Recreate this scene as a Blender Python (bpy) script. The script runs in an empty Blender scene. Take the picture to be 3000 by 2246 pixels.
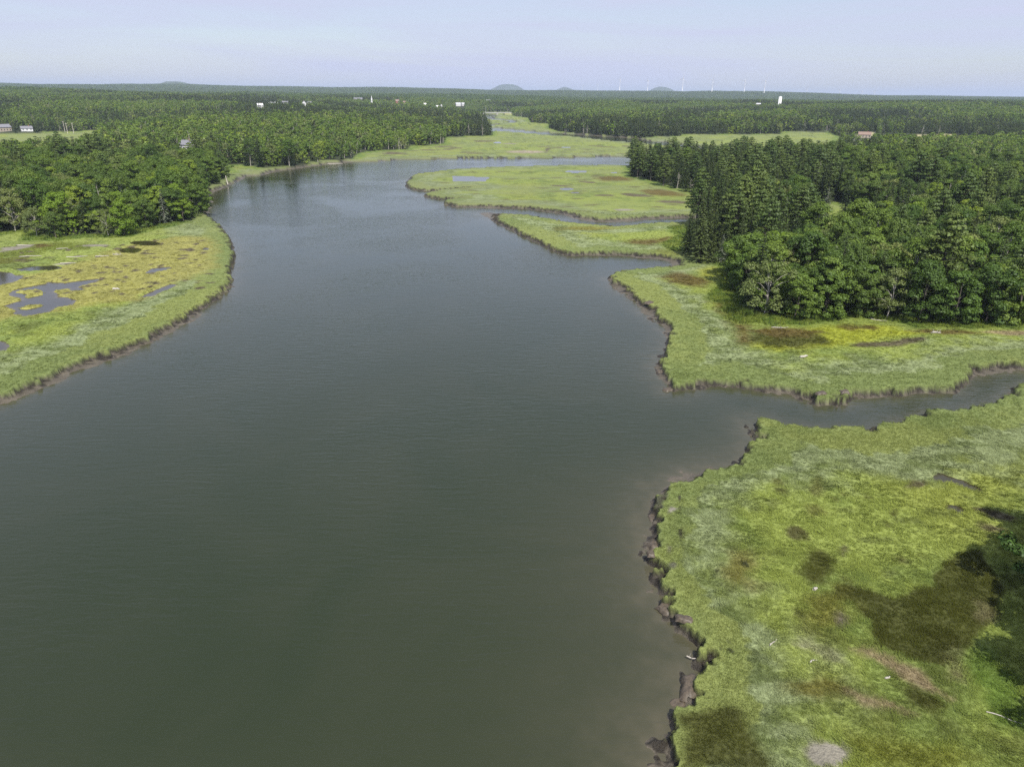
import bpy, math, random
import numpy as np
from mathutils import Vector, Matrix

R = math.radians
scene = bpy.context.scene
col = scene.collection

# ------------------------------------------------------------------ camera
PW, PH, FPX = 3000.0, 2246.0, 2081.0          # photograph size and focal length in its pixels
CAM_H, PITCH, ROLL = 50.0, R(22.17), R(0.5)
_f = np.array([0.0, math.cos(PITCH), -math.sin(PITCH)])
_u0 = np.array([0.0, math.sin(PITCH), math.cos(PITCH)])
_r0 = np.array([1.0, 0.0, 0.0])
_r = _r0 * math.cos(ROLL) + _u0 * math.sin(ROLL)
_u = _u0 * math.cos(ROLL) - _r0 * math.sin(ROLL)
cam_data = bpy.data.cameras.new("camera")
cam_data.sensor_fit = 'HORIZONTAL'
cam_data.sensor_width = 36.0
cam_data.lens = 36.0 * FPX / PW
cam_data.clip_start = 0.5
cam_data.clip_end = 60000
cam = bpy.data.objects.new("camera", cam_data)
cam.matrix_world = Matrix(((_r[0], _u[0], -_f[0], 0), (_r[1], _u[1], -_f[1], 0), (_r[2], _u[2], -_f[2], CAM_H), (0, 0, 0, 1)))
col.objects.link(cam)
scene.camera = cam

# ------------------------------------------------------------------ sky, sun, exposure
SUN_EL, SUN_AZ = R(54), R(162)                # azimuth clockwise from the view direction: behind, a little to the right
world = bpy.data.worlds.new("World")
scene.world = world
world.use_nodes = True
wn, wl = world.node_tree.nodes, world.node_tree.links
wn.clear()
w_out = wn.new('ShaderNodeOutputWorld'); w_bg = wn.new('ShaderNodeBackground')
sky = wn.new('ShaderNodeTexSky'); sky.sky_type = 'NISHITA'; sky.sun_disc = False
sky.sun_elevation = SUN_EL; sky.sun_rotation = SUN_AZ
sky.air_density = 1.0; sky.dust_density = 0.8; sky.ozone_density = 1.6
tc = wn.new('ShaderNodeTexCoord'); sep = wn.new('ShaderNodeSeparateXYZ')
wl.new(tc.outputs['Generated'], sep.inputs[0])
mp = wn.new('ShaderNodeMapping'); mp.inputs['Scale'].default_value = (1.1, 1.6, 13.0); mp.inputs['Rotation'].default_value = (0, R(3), R(20))
wl.new(tc.outputs['Generated'], mp.inputs[0])
nz = wn.new('ShaderNodeTexNoise'); nz.inputs['Scale'].default_value = 1.7; nz.inputs['Detail'].default_value = 7; nz.inputs['Roughness'].default_value = 0.52; nz.inputs['Distortion'].default_value = 0.6
wl.new(mp.outputs[0], nz.inputs['Vector'])
rmp = wn.new('ShaderNodeMapRange'); rmp.inputs['From Min'].default_value = 0.38; rmp.inputs['From Max'].default_value = 0.62
rmp.inputs['To Min'].default_value = 0.48; rmp.inputs['To Max'].default_value = 1.0
wl.new(nz.outputs['Fac'], rmp.inputs['Value'])
cmix = wn.new('ShaderNodeMixRGB'); cmix.inputs['Color2'].default_value = (4.7, 5.0, 6.45, 1)
wl.new(rmp.outputs[0], cmix.inputs['Fac']); wl.new(sky.outputs[0], cmix.inputs['Color1'])
wl.new(cmix.outputs[0], w_bg.inputs['Color']); w_bg.inputs['Strength'].default_value = 0.10
wl.new(w_bg.outputs[0], w_out.inputs['Surface'])

sun_vec = Vector((math.sin(SUN_AZ) * math.cos(SUN_EL), math.cos(SUN_AZ) * math.cos(SUN_EL), math.sin(SUN_EL)))
sd = bpy.data.lights.new("sun", 'SUN'); sd.energy = 4.3; sd.angle = R(0.6); sd.color = (1.0, 0.95, 0.87)
sun = bpy.data.objects.new("sun", sd)
sun.rotation_euler = (-sun_vec).to_track_quat('-Z', 'Y').to_euler(); sun.location = (0, 0, 500)
col.objects.link(sun)

scene.view_settings.view_transform = 'Standard'
scene.view_settings.look = 'None'
scene.view_settings.exposure = 0.45
scene.view_settings.gamma = 1.0
scene.view_settings.use_curve_mapping = False
scene.render.engine = 'CYCLES'
cy = scene.cycles
cy.max_bounces = 6; cy.diffuse_bounces = 1; cy.glossy_bounces = 2; cy.transmission_bounces = 3; cy.volume_bounces = 0
cy.transparent_max_bounces = 6
cy.caustics_reflective = False; cy.caustics_refractive = False
cy.sample_clamp_direct = 3.0; cy.sample_clamp_indirect = 2.0
cy.use_denoising = False
cy.denoiser = 'OPENIMAGEDENOISE'
cy.denoising_input_passes = 'RGB_ALBEDO_NORMAL'
cy.denoising_prefilter = 'ACCURATE'
cy.use_adaptive_sampling = False

# ------------------------------------------------------------------ helpers
def pix_dir(p):
    p = np.atleast_2d(np.asarray(p, float))
    return np.outer(p[:, 0] - PW / 2, _r) - np.outer(p[:, 1] - PH / 2, _u) + FPX * _f

def ground_pt(p, z=0.0):                      # photo pixel -> point on the horizontal plane z
    d = pix_dir(p); t = (z - CAM_H) / d[:, 2]
    return d[:, :2] * t[:, None]

def to_pix(x, y, z):
    v = np.stack([x, y, z - CAM_H], -1)
    w = v @ _f
    return PW / 2 + FPX * (v @ _r) / w, PH / 2 - FPX * (v @ _u) / w, w

def hash2(ix, iy, seed):
    h = (ix.astype(np.int64) * 374761393 + iy.astype(np.int64) * 668265263 + seed * 974711) & 0x7fffffff
    h = ((h ^ (h >> 13)) * 1274126177) & 0x7fffffff
    return ((h ^ (h >> 16)) & 0xffff) / 65535.0

def vnoise(x, y, seed=0):
    ix = np.floor(x); iy = np.floor(y); fx = x - ix; fy = y - iy
    fx = fx * fx * (3 - 2 * fx); fy = fy * fy * (3 - 2 * fy)
    a = hash2(ix, iy, seed); b = hash2(ix + 1, iy, seed); c = hash2(ix, iy + 1, seed); d = hash2(ix + 1, iy + 1, seed)
    return a + (b - a) * fx + (c - a) * fy + (a - b - c + d) * fx * fy

def fbm(x, y, scale, oct=3, seed=0):          # about -1 .. 1
    s = 0; amp = 1.0; tot = 0; k = 1.0 / scale
    for o in range(oct):
        s = s + amp * (vnoise(x * k + 17.3 * o, y * k - 9.1 * o, seed + o) * 2 - 1); tot += amp
        amp *= 0.5; k *= 2.03
    return s / tot * 1.35

def sstep(a, b, v):
    t = np.clip((v - a) / (b - a), 0, 1); return t * t * (3 - 2 * t)

def poly_sdf(x, y, poly, far=1e9):            # negative inside
    x = np.asarray(x, float); y = np.asarray(y, float)
    P = np.asarray(poly, float)
    x0, y0 = P.min(0) - far; x1, y1 = P.max(0) + far
    out = np.full(x.shape, float(far) if far < 1e8 else 1e6)
    m = (x >= x0) & (x <= x1) & (y >= y0) & (y <= y1)
    if not m.any():
        return out
    px = x[m]; py = y[m]
    d2 = np.full(px.shape, 1e12); ins = np.zeros(px.shape, bool)
    A = P; B = np.roll(P, -1, 0)
    for (ax, ay), (bx, by) in zip(A, B):
        ex, ey = bx - ax, by - ay
        wx = px - ax; wy = py - ay
        l2 = ex * ex + ey * ey + 1e-9
        t = np.clip((wx * ex + wy * ey) / l2, 0, 1)
        dx = wx - ex * t; dy = wy - ey * t
        np.minimum(d2, dx * dx + dy * dy, out=d2)
        if by != ay:
            c = ((ay > py) != (by > py)) & (px < ex * (py - ay) / (by - ay) + ax)
            ins ^= c
    s = np.sqrt(d2); s[ins] *= -1
    if far < 1e8:
        s = np.minimum(s, far)
    out[m] = s
    return out

def make_mesh(name, verts, quads, mats=(), midx=None, smooth=False):
    verts = np.asarray(verts, np.float32); quads = np.asarray(quads, np.int32)
    me = bpy.data.meshes.new(name)
    k = quads.shape[1]; n = len(quads)
    me.vertices.add(len(verts)); me.vertices.foreach_set("co", verts.ravel())
    me.loops.add(n * k); me.loops.foreach_set("vertex_index", quads.ravel())
    me.polygons.add(n); me.polygons.foreach_set("loop_start", np.arange(0, n * k, k, dtype=np.int32))
    for m in mats:
        me.materials.append(m)
    if midx is not None:
        me.polygons.foreach_set("material_index", np.asarray(midx, np.int32))
    me.update(calc_edges=True)
    me.polygons.foreach_set("use_smooth", np.full(n, bool(smooth)))
    return me

def link(name, me, parent=None, loc=None):
    o = bpy.data.objects.new(name, me); col.objects.link(o)
    if parent is not None:
        o.parent = parent
    if loc is not None:
        o.location = loc
    return o

def tag(o, label=None, cat=None, group=None, kind=None):
    if label: o["label"] = label
    if cat: o["category"] = cat
    if group: o["group"] = group
    if kind: o["kind"] = kind
    return o

def empty(name, loc, rz=0.0):
    o = bpy.data.objects.new(name, None); col.objects.link(o)
    o.location = loc; o.rotation_euler = (0, 0, rz); o.empty_display_size = 0.3
    return o

def attr(me, name, data, typ='FLOAT'):
    a = me.attributes.new(name, typ, 'POINT')
    data = np.asarray(data)
    if typ == 'FLOAT': a.data.foreach_set('value', data.astype(np.float32).ravel())
    elif typ == 'INT': a.data.foreach_set('value', data.astype(np.int32).ravel())
    elif typ == 'FLOAT_COLOR': a.data.foreach_set('color', data.astype(np.float32).ravel())
    else: a.data.foreach_set('vector', data.astype(np.float32).ravel())

class MB:                                     # collects quads of boxes and tubes
    def __init__(s): s.v = []; s.q = []; s.n = 0
    def add(s, v, q):
        s.v.append(np.asarray(v, float)); s.q.append(np.asarray(q, int) + s.n); s.n += len(v)
    def box(s, x0, x1, y0, y1, z0, z1):
        v = [(x, y, z) for z in (z0, z1) for (x, y) in ((x0, y0), (x1, y0), (x1, y1), (x0, y1))]
        s.add(v, [(3, 2, 1, 0), (4, 5, 6, 7), (0, 1, 5, 4), (1, 2, 6, 5), (2, 3, 7, 6), (3, 0, 4, 7)]); return s
    def tube(s, pts, rad, n=6, cap=True):
        pts = np.asarray(pts, float); rad = np.asarray(rad, float)
        tg = np.gradient(pts, axis=0); tg /= np.linalg.norm(tg, axis=1)[:, None] + 1e-9
        ref = np.where(np.abs(tg[:, 2:3]) > 0.9, np.array([[1.0, 0, 0]]), np.array([[0, 0, 1.0]]))
        a = np.cross(tg, ref); a /= np.linalg.norm(a, axis=1)[:, None] + 1e-9
        b = np.cross(tg, a)
        th = np.linspace(0, 2 * math.pi, n, endpoint=False)
        v = (pts[:, None, :] + rad[:, None, None] * (np.cos(th)[None, :, None] * a[:, None, :] + np.sin(th)[None, :, None] * b[:, None, :])).reshape(-1, 3)
        m = len(pts); i = np.arange(m - 1)[:, None]; j = np.arange(n)[None, :]
        q = np.stack([i * n + j, i * n + (j + 1) % n, (i + 1) * n + (j + 1) % n, (i + 1) * n + j], -1).reshape(-1, 4)
        s.add(v, q)
        if cap and n == 4:
            s.q.append(np.array([[0, 1, 2, 3], [(m - 1) * n + 3, (m - 1) * n + 2, (m - 1) * n + 1, (m - 1) * n]]) + s.n - len(v))
        elif cap and n >= 6 and n % 2 == 0:
            qq = []
            for base in (0, (m - 1) * n):
                for k in range(1, n // 2):
                    qq.append((base + k - 1 if k > 1 else base, base + k, base + n - k - 1 if n - k - 1 > k else base + k + 1, base + (n - k) % n))
            s.q.append(np.array(qq) + s.n - len(v))
        return s
    def raw(s): return np.concatenate(s.v), np.concatenate(s.q)
    def obj(s, name, mat, parent=None, loc=None, smooth=False):
        v, q = s.raw(); return link(name, make_mesh(name, v, q, (mat,), None, smooth), parent, loc)

# ------------------------------------------------------------------ materials
def new_mat(name):
    m = bpy.data.materials.new(name); m.use_nodes = True
    nt = m.node_tree; b = nt.nodes['Principled BSDF']
    return m, nt.nodes, nt.links, b

def N(nodes, typ, **kw):
    n = nodes.new(typ)
    for k, v in kw.items():
        if k in n.inputs: n.inputs[k].default_value = v
        else: setattr(n, k, v)
    return n

def plain_mat(name, c, rough=0.7, vary=0.15, scale=3.0, bump=0.0, coords='Object'):
    m, nd, lk, b = new_mat(name)
    t = N(nd, 'ShaderNodeTexCoord'); n = N(nd, 'ShaderNodeTexNoise', Scale=scale, Detail=5.0)
    lk.new(t.outputs[coords], n.inputs['Vector'])
    mr = N(nd, 'ShaderNodeMapRange'); mr.inputs['To Min'].default_value = 1 - vary; mr.inputs['To Max'].default_value = 1 + vary
    mr.inputs['From Min'].default_value = 0.3; mr.inputs['From Max'].default_value = 0.7
    lk.new(n.outputs['Fac'], mr.inputs['Value'])
    mx = N(nd, 'ShaderNodeMixRGB', blend_type='MULTIPLY'); mx.inputs['Fac'].default_value = 1; mx.inputs['Color1'].default_value = (*c, 1)
    lk.new(mr.outputs[0], mx.inputs['Color2']); lk.new(mx.outputs[0], b.inputs['Base Color'])
    b.inputs['Roughness'].default_value = rough
    if bump:
        bp = N(nd, 'ShaderNodeBump', Strength=bump, Distance=0.05); lk.new(n.outputs['Fac'], bp.inputs['Height']); lk.new(bp.outputs[0], b.inputs['Normal'])
    return m

def leaf_mat(name, ca, cb, trans=0.22):
    """two leaf colours: which one a tree takes is random, each leaf varies a little around it"""
    m, nd, lk, b = new_mat(name)
    nd.remove(b); out = nd['Material Output']
    oi = N(nd, 'ShaderNodeObjectInfo'); geo = N(nd, 'ShaderNodeNewGeometry')
    mx = N(nd, 'ShaderNodeMixRGB'); mx.inputs['Color1'].default_value = (*ca, 1); mx.inputs['Color2'].default_value = (*cb, 1)
    lk.new(oi.outputs['Random'], mx.inputs['Fac'])
    mr = N(nd, 'ShaderNodeMapRange'); mr.inputs['To Min'].default_value = 0.78; mr.inputs['To Max'].default_value = 1.24
    lk.new(geo.outputs['Random Per Island'], mr.inputs['Value'])
    mul = N(nd, 'ShaderNodeMixRGB', blend_type='MULTIPLY'); mul.inputs['Fac'].default_value = 1
    lk.new(mx.outputs[0], mul.inputs['Color1']); lk.new(mr.outputs[0], mul.inputs['Color2'])
    df = N(nd, 'ShaderNodeBsdfDiffuse'); tr = N(nd, 'ShaderNodeBsdfTranslucent'); gl = N(nd, 'ShaderNodeBsdfGlossy', Roughness=0.5)
    gl.inputs['Color'].default_value = (0.75, 0.8, 0.85, 1)
    hsv = N(nd, 'ShaderNodeHueSaturation', Hue=0.485, Saturation=1.1, Value=1.25); lk.new(mul.outputs[0], hsv.inputs['Color'])
    lk.new(mul.outputs[0], df.inputs['Color']); lk.new(hsv.outputs[0], tr.inputs['Color'])
    ms = N(nd, 'ShaderNodeMixShader'); ms.inputs['Fac'].default_value = trans
    lk.new(df.outputs[0], ms.inputs[1]); lk.new(tr.outputs[0], ms.inputs[2])
    m2 = N(nd, 'ShaderNodeMixShader'); m2.inputs['Fac'].default_value = 0.018
    lk.new(ms.outputs[0], m2.inputs[1]); lk.new(gl.outputs[0], m2.inputs[2])
    lk.new(m2.outputs[0], out.inputs['Surface'])
    return m

M_LEAF = leaf_mat("leaf_green", (0.080, 0.140, 0.021), (0.150, 0.215, 0.034))
M_LEAFD = leaf_mat("leaf_dark", (0.056, 0.104, 0.018), (0.104, 0.155, 0.028))
M_LEAFY = leaf_mat("leaf_yellow_green", (0.145, 0.230, 0.022), (0.210, 0.275, 0.032))
M_LEAFP = leaf_mat("leaf_pale", (0.140, 0.180, 0.055), (0.185, 0.222, 0.062))
M_NEEDLE = leaf_mat("needle_dark", (0.034, 0.056, 0.018), (0.068, 0.092, 0.026), 0.12)
M_PINE = leaf_mat("needle_pine", (0.066, 0.106, 0.026), (0.110, 0.150, 0.034), 0.15)
M_NEEDLEG = leaf_mat("needle_grey", (0.11, 0.13, 0.095), (0.13, 0.155, 0.10), 0.12)
M_BARK = plain_mat("bark", (0.10, 0.085, 0.070), 0.9, 0.3, 6)
M_BIRCH = plain_mat("pale_bark", (0.42, 0.39, 0.34), 0.8, 0.35, 5)
M_DEAD = plain_mat("bleached_wood", (0.36, 0.33, 0.29), 0.85, 0.3, 6)
M_DRIFT = plain_mat("driftwood", (0.40, 0.37, 0.32), 0.8, 0.25, 5)
M_WHITE = plain_mat("white_paint", (0.78, 0.78, 0.77), 0.5, 0.05, 1)
M_ROOFG = plain_mat("grey_shingles", (0.19, 0.19, 0.21), 0.85, 0.2, 8)
M_ROOFB = plain_mat("brown_shingles", (0.24, 0.17, 0.13), 0.85, 0.2, 8)
M_REDB = plain_mat("red_brick", (0.33, 0.13, 0.09), 0.85, 0.15, 6)
M_TAN = plain_mat("tan_clapboard", (0.42, 0.36, 0.28), 0.8, 0.1, 2)
M_GLASS = plain_mat("window_glass", (0.03, 0.035, 0.045), 0.12, 0.05, 2)
M_CONC = plain_mat("concrete", (0.42, 0.40, 0.37), 0.85, 0.15, 2)
M_STEEL = plain_mat("galvanised_steel", (0.55, 0.56, 0.58), 0.45, 0.1, 2)
M_POLE = plain_mat("weathered_pole", (0.46, 0.42, 0.37), 0.85, 0.2, 5)
M_ASPH = plain_mat("asphalt", (0.06, 0.06, 0.06), 0.9, 0.1, 2)

def ground_mat():
    m, nd, lk, b = new_mat("marsh_ground")
    a = N(nd, 'ShaderNodeAttribute', attribute_name='tone'); t = N(nd, 'ShaderNodeTexCoord')
    g = N(nd, 'ShaderNodeAttribute', attribute_name='grassy')
    wet = N(nd, 'ShaderNodeAttribute', attribute_name='wet')
    # fine blades laid over by the wind, streaks bent by a slow noise
    nb = N(nd, 'ShaderNodeTexNoise', Scale=0.35, Detail=2.0); lk.new(t.outputs['Object'], nb.inputs['Vector'])
    off = N(nd, 'ShaderNodeMixRGB', blend_type='ADD'); off.inputs['Fac'].default_value = 1.0
    sc = N(nd, 'ShaderNodeVectorMath', operation='SCALE'); sc.inputs['Scale'].default_value = 3.0
    lk.new(nb.outputs['Color'], sc.inputs[0]); lk.new(t.outputs['Object'], off.inputs['Color1']); lk.new(sc.outputs[0], off.inputs['Color2'])
    mp = N(nd, 'ShaderNodeMapping'); mp.inputs['Scale'].default_value = (0.8, 2.6, 1.0); lk.new(off.outputs[0], mp.inputs[0])
    n1 = N(nd, 'ShaderNodeTexNoise', Scale=1.3, Detail=7.0, Roughness=0.62); lk.new(mp.outputs[0], n1.inputs['Vector'])
    n2 = N(nd, 'ShaderNodeTexNoise', Scale=7.0, Detail=4.0, Roughness=0.6); lk.new(t.outputs['Object'], n2.inputs['Vector'])
    ad = N(nd, 'ShaderNodeMath', operation='ADD'); lk.new(n1.outputs['Fac'], ad.inputs[0]); lk.new(n2.outputs['Fac'], ad.inputs[1])
    mr = N(nd, 'ShaderNodeMapRange'); mr.inputs['From Min'].default_value = 0.68; mr.inputs['From Max'].default_value = 1.32
    mr.inputs['To Min'].default_value = 0.66; mr.inputs['To Max'].default_value = 1.30
    lk.new(ad.outputs[0], mr.inputs['Value'])
    mx = N(nd, 'ShaderNodeMixRGB', blend_type='MULTIPLY'); mx.inputs['Fac'].default_value = 1
    lk.new(a.outputs['Color'], mx.inputs['Color1']); lk.new(mr.outputs[0], mx.inputs['Color2'])
    lk.new(mx.outputs[0], b.inputs['Base Color'])
    bp = N(nd, 'ShaderNodeBump', Strength=0.7, Distance=0.22); lk.new(ad.outputs[0], bp.inputs['Height']); lk.new(bp.outputs[0], b.inputs['Normal'])
    ro = N(nd, 'ShaderNodeMapRange'); ro.inputs['To Min'].default_value = 0.92; ro.inputs['To Max'].default_value = 0.42
    lk.new(wet.outputs['Fac'], ro.inputs['Value']); lk.new(ro.outputs[0], b.inputs['Roughness'])
    b.inputs['Specular IOR Level'].default_value = 0.25
    return m
M_GROUND = ground_mat()

def water_mat(name, deep, silt, amp):
    m, nd, lk, b = new_mat(name)
    t = N(nd, 'ShaderNodeTexCoord'); a = N(nd, 'ShaderNodeAttribute', attribute_name='silt')
    mx = N(nd, 'ShaderNodeMixRGB'); mx.inputs['Color1'].default_value = (*deep, 1); mx.inputs['Color2'].default_value = (*silt, 1)
    nl = N(nd, 'ShaderNodeTexNoise', Scale=0.035, Detail=4.0, Distortion=1.2); lk.new(t.outputs['Object'], nl.inputs['Vector'])
    mr = N(nd, 'ShaderNodeMapRange'); mr.inputs['From Min'].default_value = 0.35; mr.inputs['From Max'].default_value = 0.65
    mr.inputs['To Min'].default_value = -0.03; mr.inputs['To Max'].default_value = 0.04
    lk.new(nl.outputs['Fac'], mr.inputs['Value'])
    ad = N(nd, 'ShaderNodeMath', operation='ADD', use_clamp=True); lk.new(a.outputs['Fac'], ad.inputs[0]); lk.new(mr.outputs[0], ad.inputs[1])
    lk.new(ad.outputs[0], mx.inputs['Fac']); lk.new(mx.outputs[0], b.inputs['Base Color'])
    b.inputs['Roughness'].default_value = 0.06; b.inputs['IOR'].default_value = 1.333
    # wind ripples: crests across the view, two lengths, with calmer lanes
    mpa = N(nd, 'ShaderNodeMapping'); mpa.inputs['Scale'].default_value = (0.28, 1.25, 1); mpa.inputs['Rotation'].default_value = (0, 0, R(-7))
    lk.new(t.outputs['Object'], mpa.inputs[0])
    n1 = N(nd, 'ShaderNodeTexNoise', Scale=1.0, Detail=3.0, Roughness=0.55, Distortion=0.35); lk.new(mpa.outputs[0], n1.inputs['Vector'])
    mpb = N(nd, 'ShaderNodeMapping'); mpb.inputs['Scale'].default_value = (0.5, 1.1, 1); mpb.inputs['Rotation'].default_value = (0, 0, R(14))
    lk.new(t.outputs['Object'], mpb.inputs[0])
    n2 = N(nd, 'ShaderNodeTexNoise', Scale=2.6, Detail=2.0, Roughness=0.5); lk.new(mpb.outputs[0], n2.inputs['Vector'])
    s2 = N(nd, 'ShaderNodeMath', operation='MULTIPLY_ADD'); s2.inputs[1].default_value = 0.35
    lk.new(n2.outputs['Fac'], s2.inputs[0]); lk.new(n1.outputs['Fac'], s2.inputs[2])
    nc = N(nd, 'ShaderNodeTexNoise', Scale=0.02, Detail=3.0, Distortion=0.8); lk.new(t.outputs['Object'], nc.inputs['Vector'])
    st = N(nd, 'ShaderNodeMapRange'); st.inputs['From Min'].default_value = 0.38; st.inputs['From Max'].default_value = 0.6
    st.inputs['To Min'].default_value = 0.45; st.inputs['To Max'].default_value = 1.0
    lk.new(nc.outputs['Fac'], st.inputs['Value'])
    bp = N(nd, 'ShaderNodeBump', Distance=amp); lk.new(st.outputs[0], bp.inputs['Strength'])
    lk.new(s2.outputs[0], bp.inputs['Height']); lk.new(bp.outputs[0], b.inputs['Normal'])
    return m
M_WATER = water_mat("river_water", (0.0200, 0.0285, 0.0115), (0.086, 0.078, 0.050), 0.10)
M_POOL = water_mat("pool_water", (0.045, 0.040, 0.028), (0.16, 0.12, 0.07), 0.03)
M_POOLB = water_mat("brown_pool_water", (0.034, 0.031, 0.012), (0.060, 0.052, 0.024), 0.01)

# ------------------------------------------------------------------ the river and the open ground, traced on the photo, laid on the ground plane
def zm(box, pts):                             # points read in an enlarged crop (x0, y0, scale) -> photo pixels
    x0, y0, s = box
    return [(x0 + s * a, y0 + s * b) for a, b in pts]
Z_L = (0, 650, .3442); Z_L2 = (0, 400, .339); Z_LB = (550, 420, .3617); Z_C = (1150, 400, .4521); Z_F = (1350, 180, .339)
Z_R = (1700, 760, .5877); Z_S = (1850, 1150, .5199); Z_B = (1850, 1650, .5199); Z_G = (1750, 380, .565); Z_2 = (700, 180, .339); Z_E = (2000, 180, .4521)
Z_LL = (0, 640, .1932); Z_RR = (2200, 850, .3617); Z_SS = (1880, 1350, .2114)

river_px = ([(-900, 1560), (-350, 1285)] +
  zm(Z_L, [(0, 1560), (250, 1460), (480, 1365), (640, 1270), (900, 1190), (1150, 1090), (1330, 1000), (1500, 910), (1650, 830), (1720, 745), (1800, 690), (1900, 615), (1975, 535), (1965, 450), (1995, 330), (1985, 240), (1945, 130), (1890, 65), (1830, 10)]) +
  zm(Z_L2, [(1800, 700), (1820, 620), (1832, 560), (1805, 515), (1880, 470), (1960, 440), (1990, 412), (2085, 378), (2118, 352)]) +
  zm(Z_LB, [(450, 268), (530, 265), (600, 262), (720, 232), (840, 212), (980, 192), (1200, 165), (1370, 152), (1500, 152), (1700, 134), (2000, 129), (2212, 121)]) +
  zm(Z_F, [(500, 840), (900, 834), (1100, 824), (1480, 826), (1800, 800), (2050, 770), (2250, 760), (2300, 800), (2200, 850)]) +
  zm(Z_C, [(1530, 178), (1100, 180), (700, 190), (400, 205), (250, 225), (150, 250), (100, 280), (83, 305), (97, 333), (150, 350), (250, 357), (380, 352), (470, 342), (500, 340), (300, 358), (215, 377), (204, 387), (260, 402), (340, 412), (430, 413), (350, 423), (328, 437), (370, 454), (460, 461), (700, 466), (850, 469), (980, 484), (1100, 504), (1180, 534), (1300, 552), (1450, 556), (1600, 544), (1720, 534), (1980, 527),
              (1960, 537), (1600, 549), (1450, 561), (1300, 556), (1200, 545), (1000, 518), (850, 492), (720, 482), (570, 488), (566, 502), (640, 545), (700, 575), (760, 608), (850, 650), (950, 696), (1050, 746), (1150, 777), (1220, 771), (1350, 770), (1500, 776), (1650, 789), (1750, 800), (1815, 815), (1790, 845)]) +
  zm(Z_R, [(300, 55), (200, 75), (140, 95), (150, 125), (200, 160), (260, 200), (290, 240), (350, 290), (405, 335), (425, 390), (420, 440), (395, 480), (390, 540), (410, 600), (430, 645), (455, 662), (550, 645), (650, 630), (800, 636), (920, 660), (1050, 685), (1150, 708), (1185, 727), (1300, 716), (1400, 696), (1500, 682), (1600, 678), (1750, 664), (1850, 660), (1930, 622), (1990, 578), (2080, 560), (2212, 556)]) + [(3120, 1082), (3400, 1075), (3400, 1100), (3120, 1108)] +
  zm(Z_R, [(2212, 590), (2165, 610), (2115, 665), (2050, 696), (1950, 716), (1850, 736), (1750, 741), (1640, 766), (1560, 797), (1430, 826), (1300, 823), (1130, 820), (1050, 797), (960, 782), (880, 767), (845, 775)]) +
  zm(Z_S, [(660, 165), (685, 230), (688, 290), (655, 350), (632, 378), (560, 402), (450, 422), (350, 450), (250, 480), (150, 530), (108, 600), (104, 680), (100, 760), (108, 830), (90, 900), (108, 980), (122, 1060), (150, 1140)]) +
  zm(Z_B, [(190, 260), (205, 350), (290, 405), (355, 475), (385, 560), (365, 620), (285, 615), (275, 700), (272, 770), (300, 800), (235, 818), (140, 880), (95, 950), (66, 1010), (95, 1080), (115, 1146), (60, 1300), (-60, 1600)]) +
  [(1500, 2900), (300, 3400), (-2500, 3000)])
# shores that face away are seen as the grass edge in front of the water: laid at the height of that edge
away = set(zm(Z_R, [(2212, 590), (2165, 610), (2115, 665), (2050, 696), (1950, 716), (1850, 736), (1750, 741), (1640, 766), (1560, 797), (1430, 826), (1300, 823), (1130, 820), (1050, 797), (960, 782), (880, 767), (845, 775)]) + [(3120, 1108), (3400, 1100)] +
           zm(Z_C, [(1530, 178), (1100, 180), (700, 190), (400, 205), (250, 225), (1960, 537), (1600, 549), (1450, 561), (1300, 556), (1200, 545), (1000, 518), (850, 492), (720, 482)]))
river = np.array([ground_pt(p, 1.5 if p in away else 0.0)[0] for p in river_px])
far_channels = [ground_pt(p, 0.3) for p in (
  zm(Z_F, [(120, 590), (290, 572), (450, 586), (600, 602), (800, 618), (1000, 632), (1100, 638), (1300, 652), (1420, 657), (1550, 668), (1640, 690), (1800, 700), (2100, 745), (2250, 775), (2100, 760), (1900, 735), (1660, 716), (1500, 705), (1300, 690), (1100, 666), (900, 646), (750, 639), (500, 616), (300, 602), (120, 612)]),
  zm(Z_F, [(160, 486), (205, 468), (215, 452), (260, 455), (285, 466), (318, 470), (275, 482), (285, 492), (330, 499), (400, 503), (450, 507), (476, 520), (470, 532), (402, 534), (425, 514), (330, 505), (250, 500), (180, 497)]),
  zm(Z_F, [(120, 552), (268, 548), (330, 540), (325, 549), (275, 554), (120, 570)]))]
WATERS = [river] + far_channels

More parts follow.
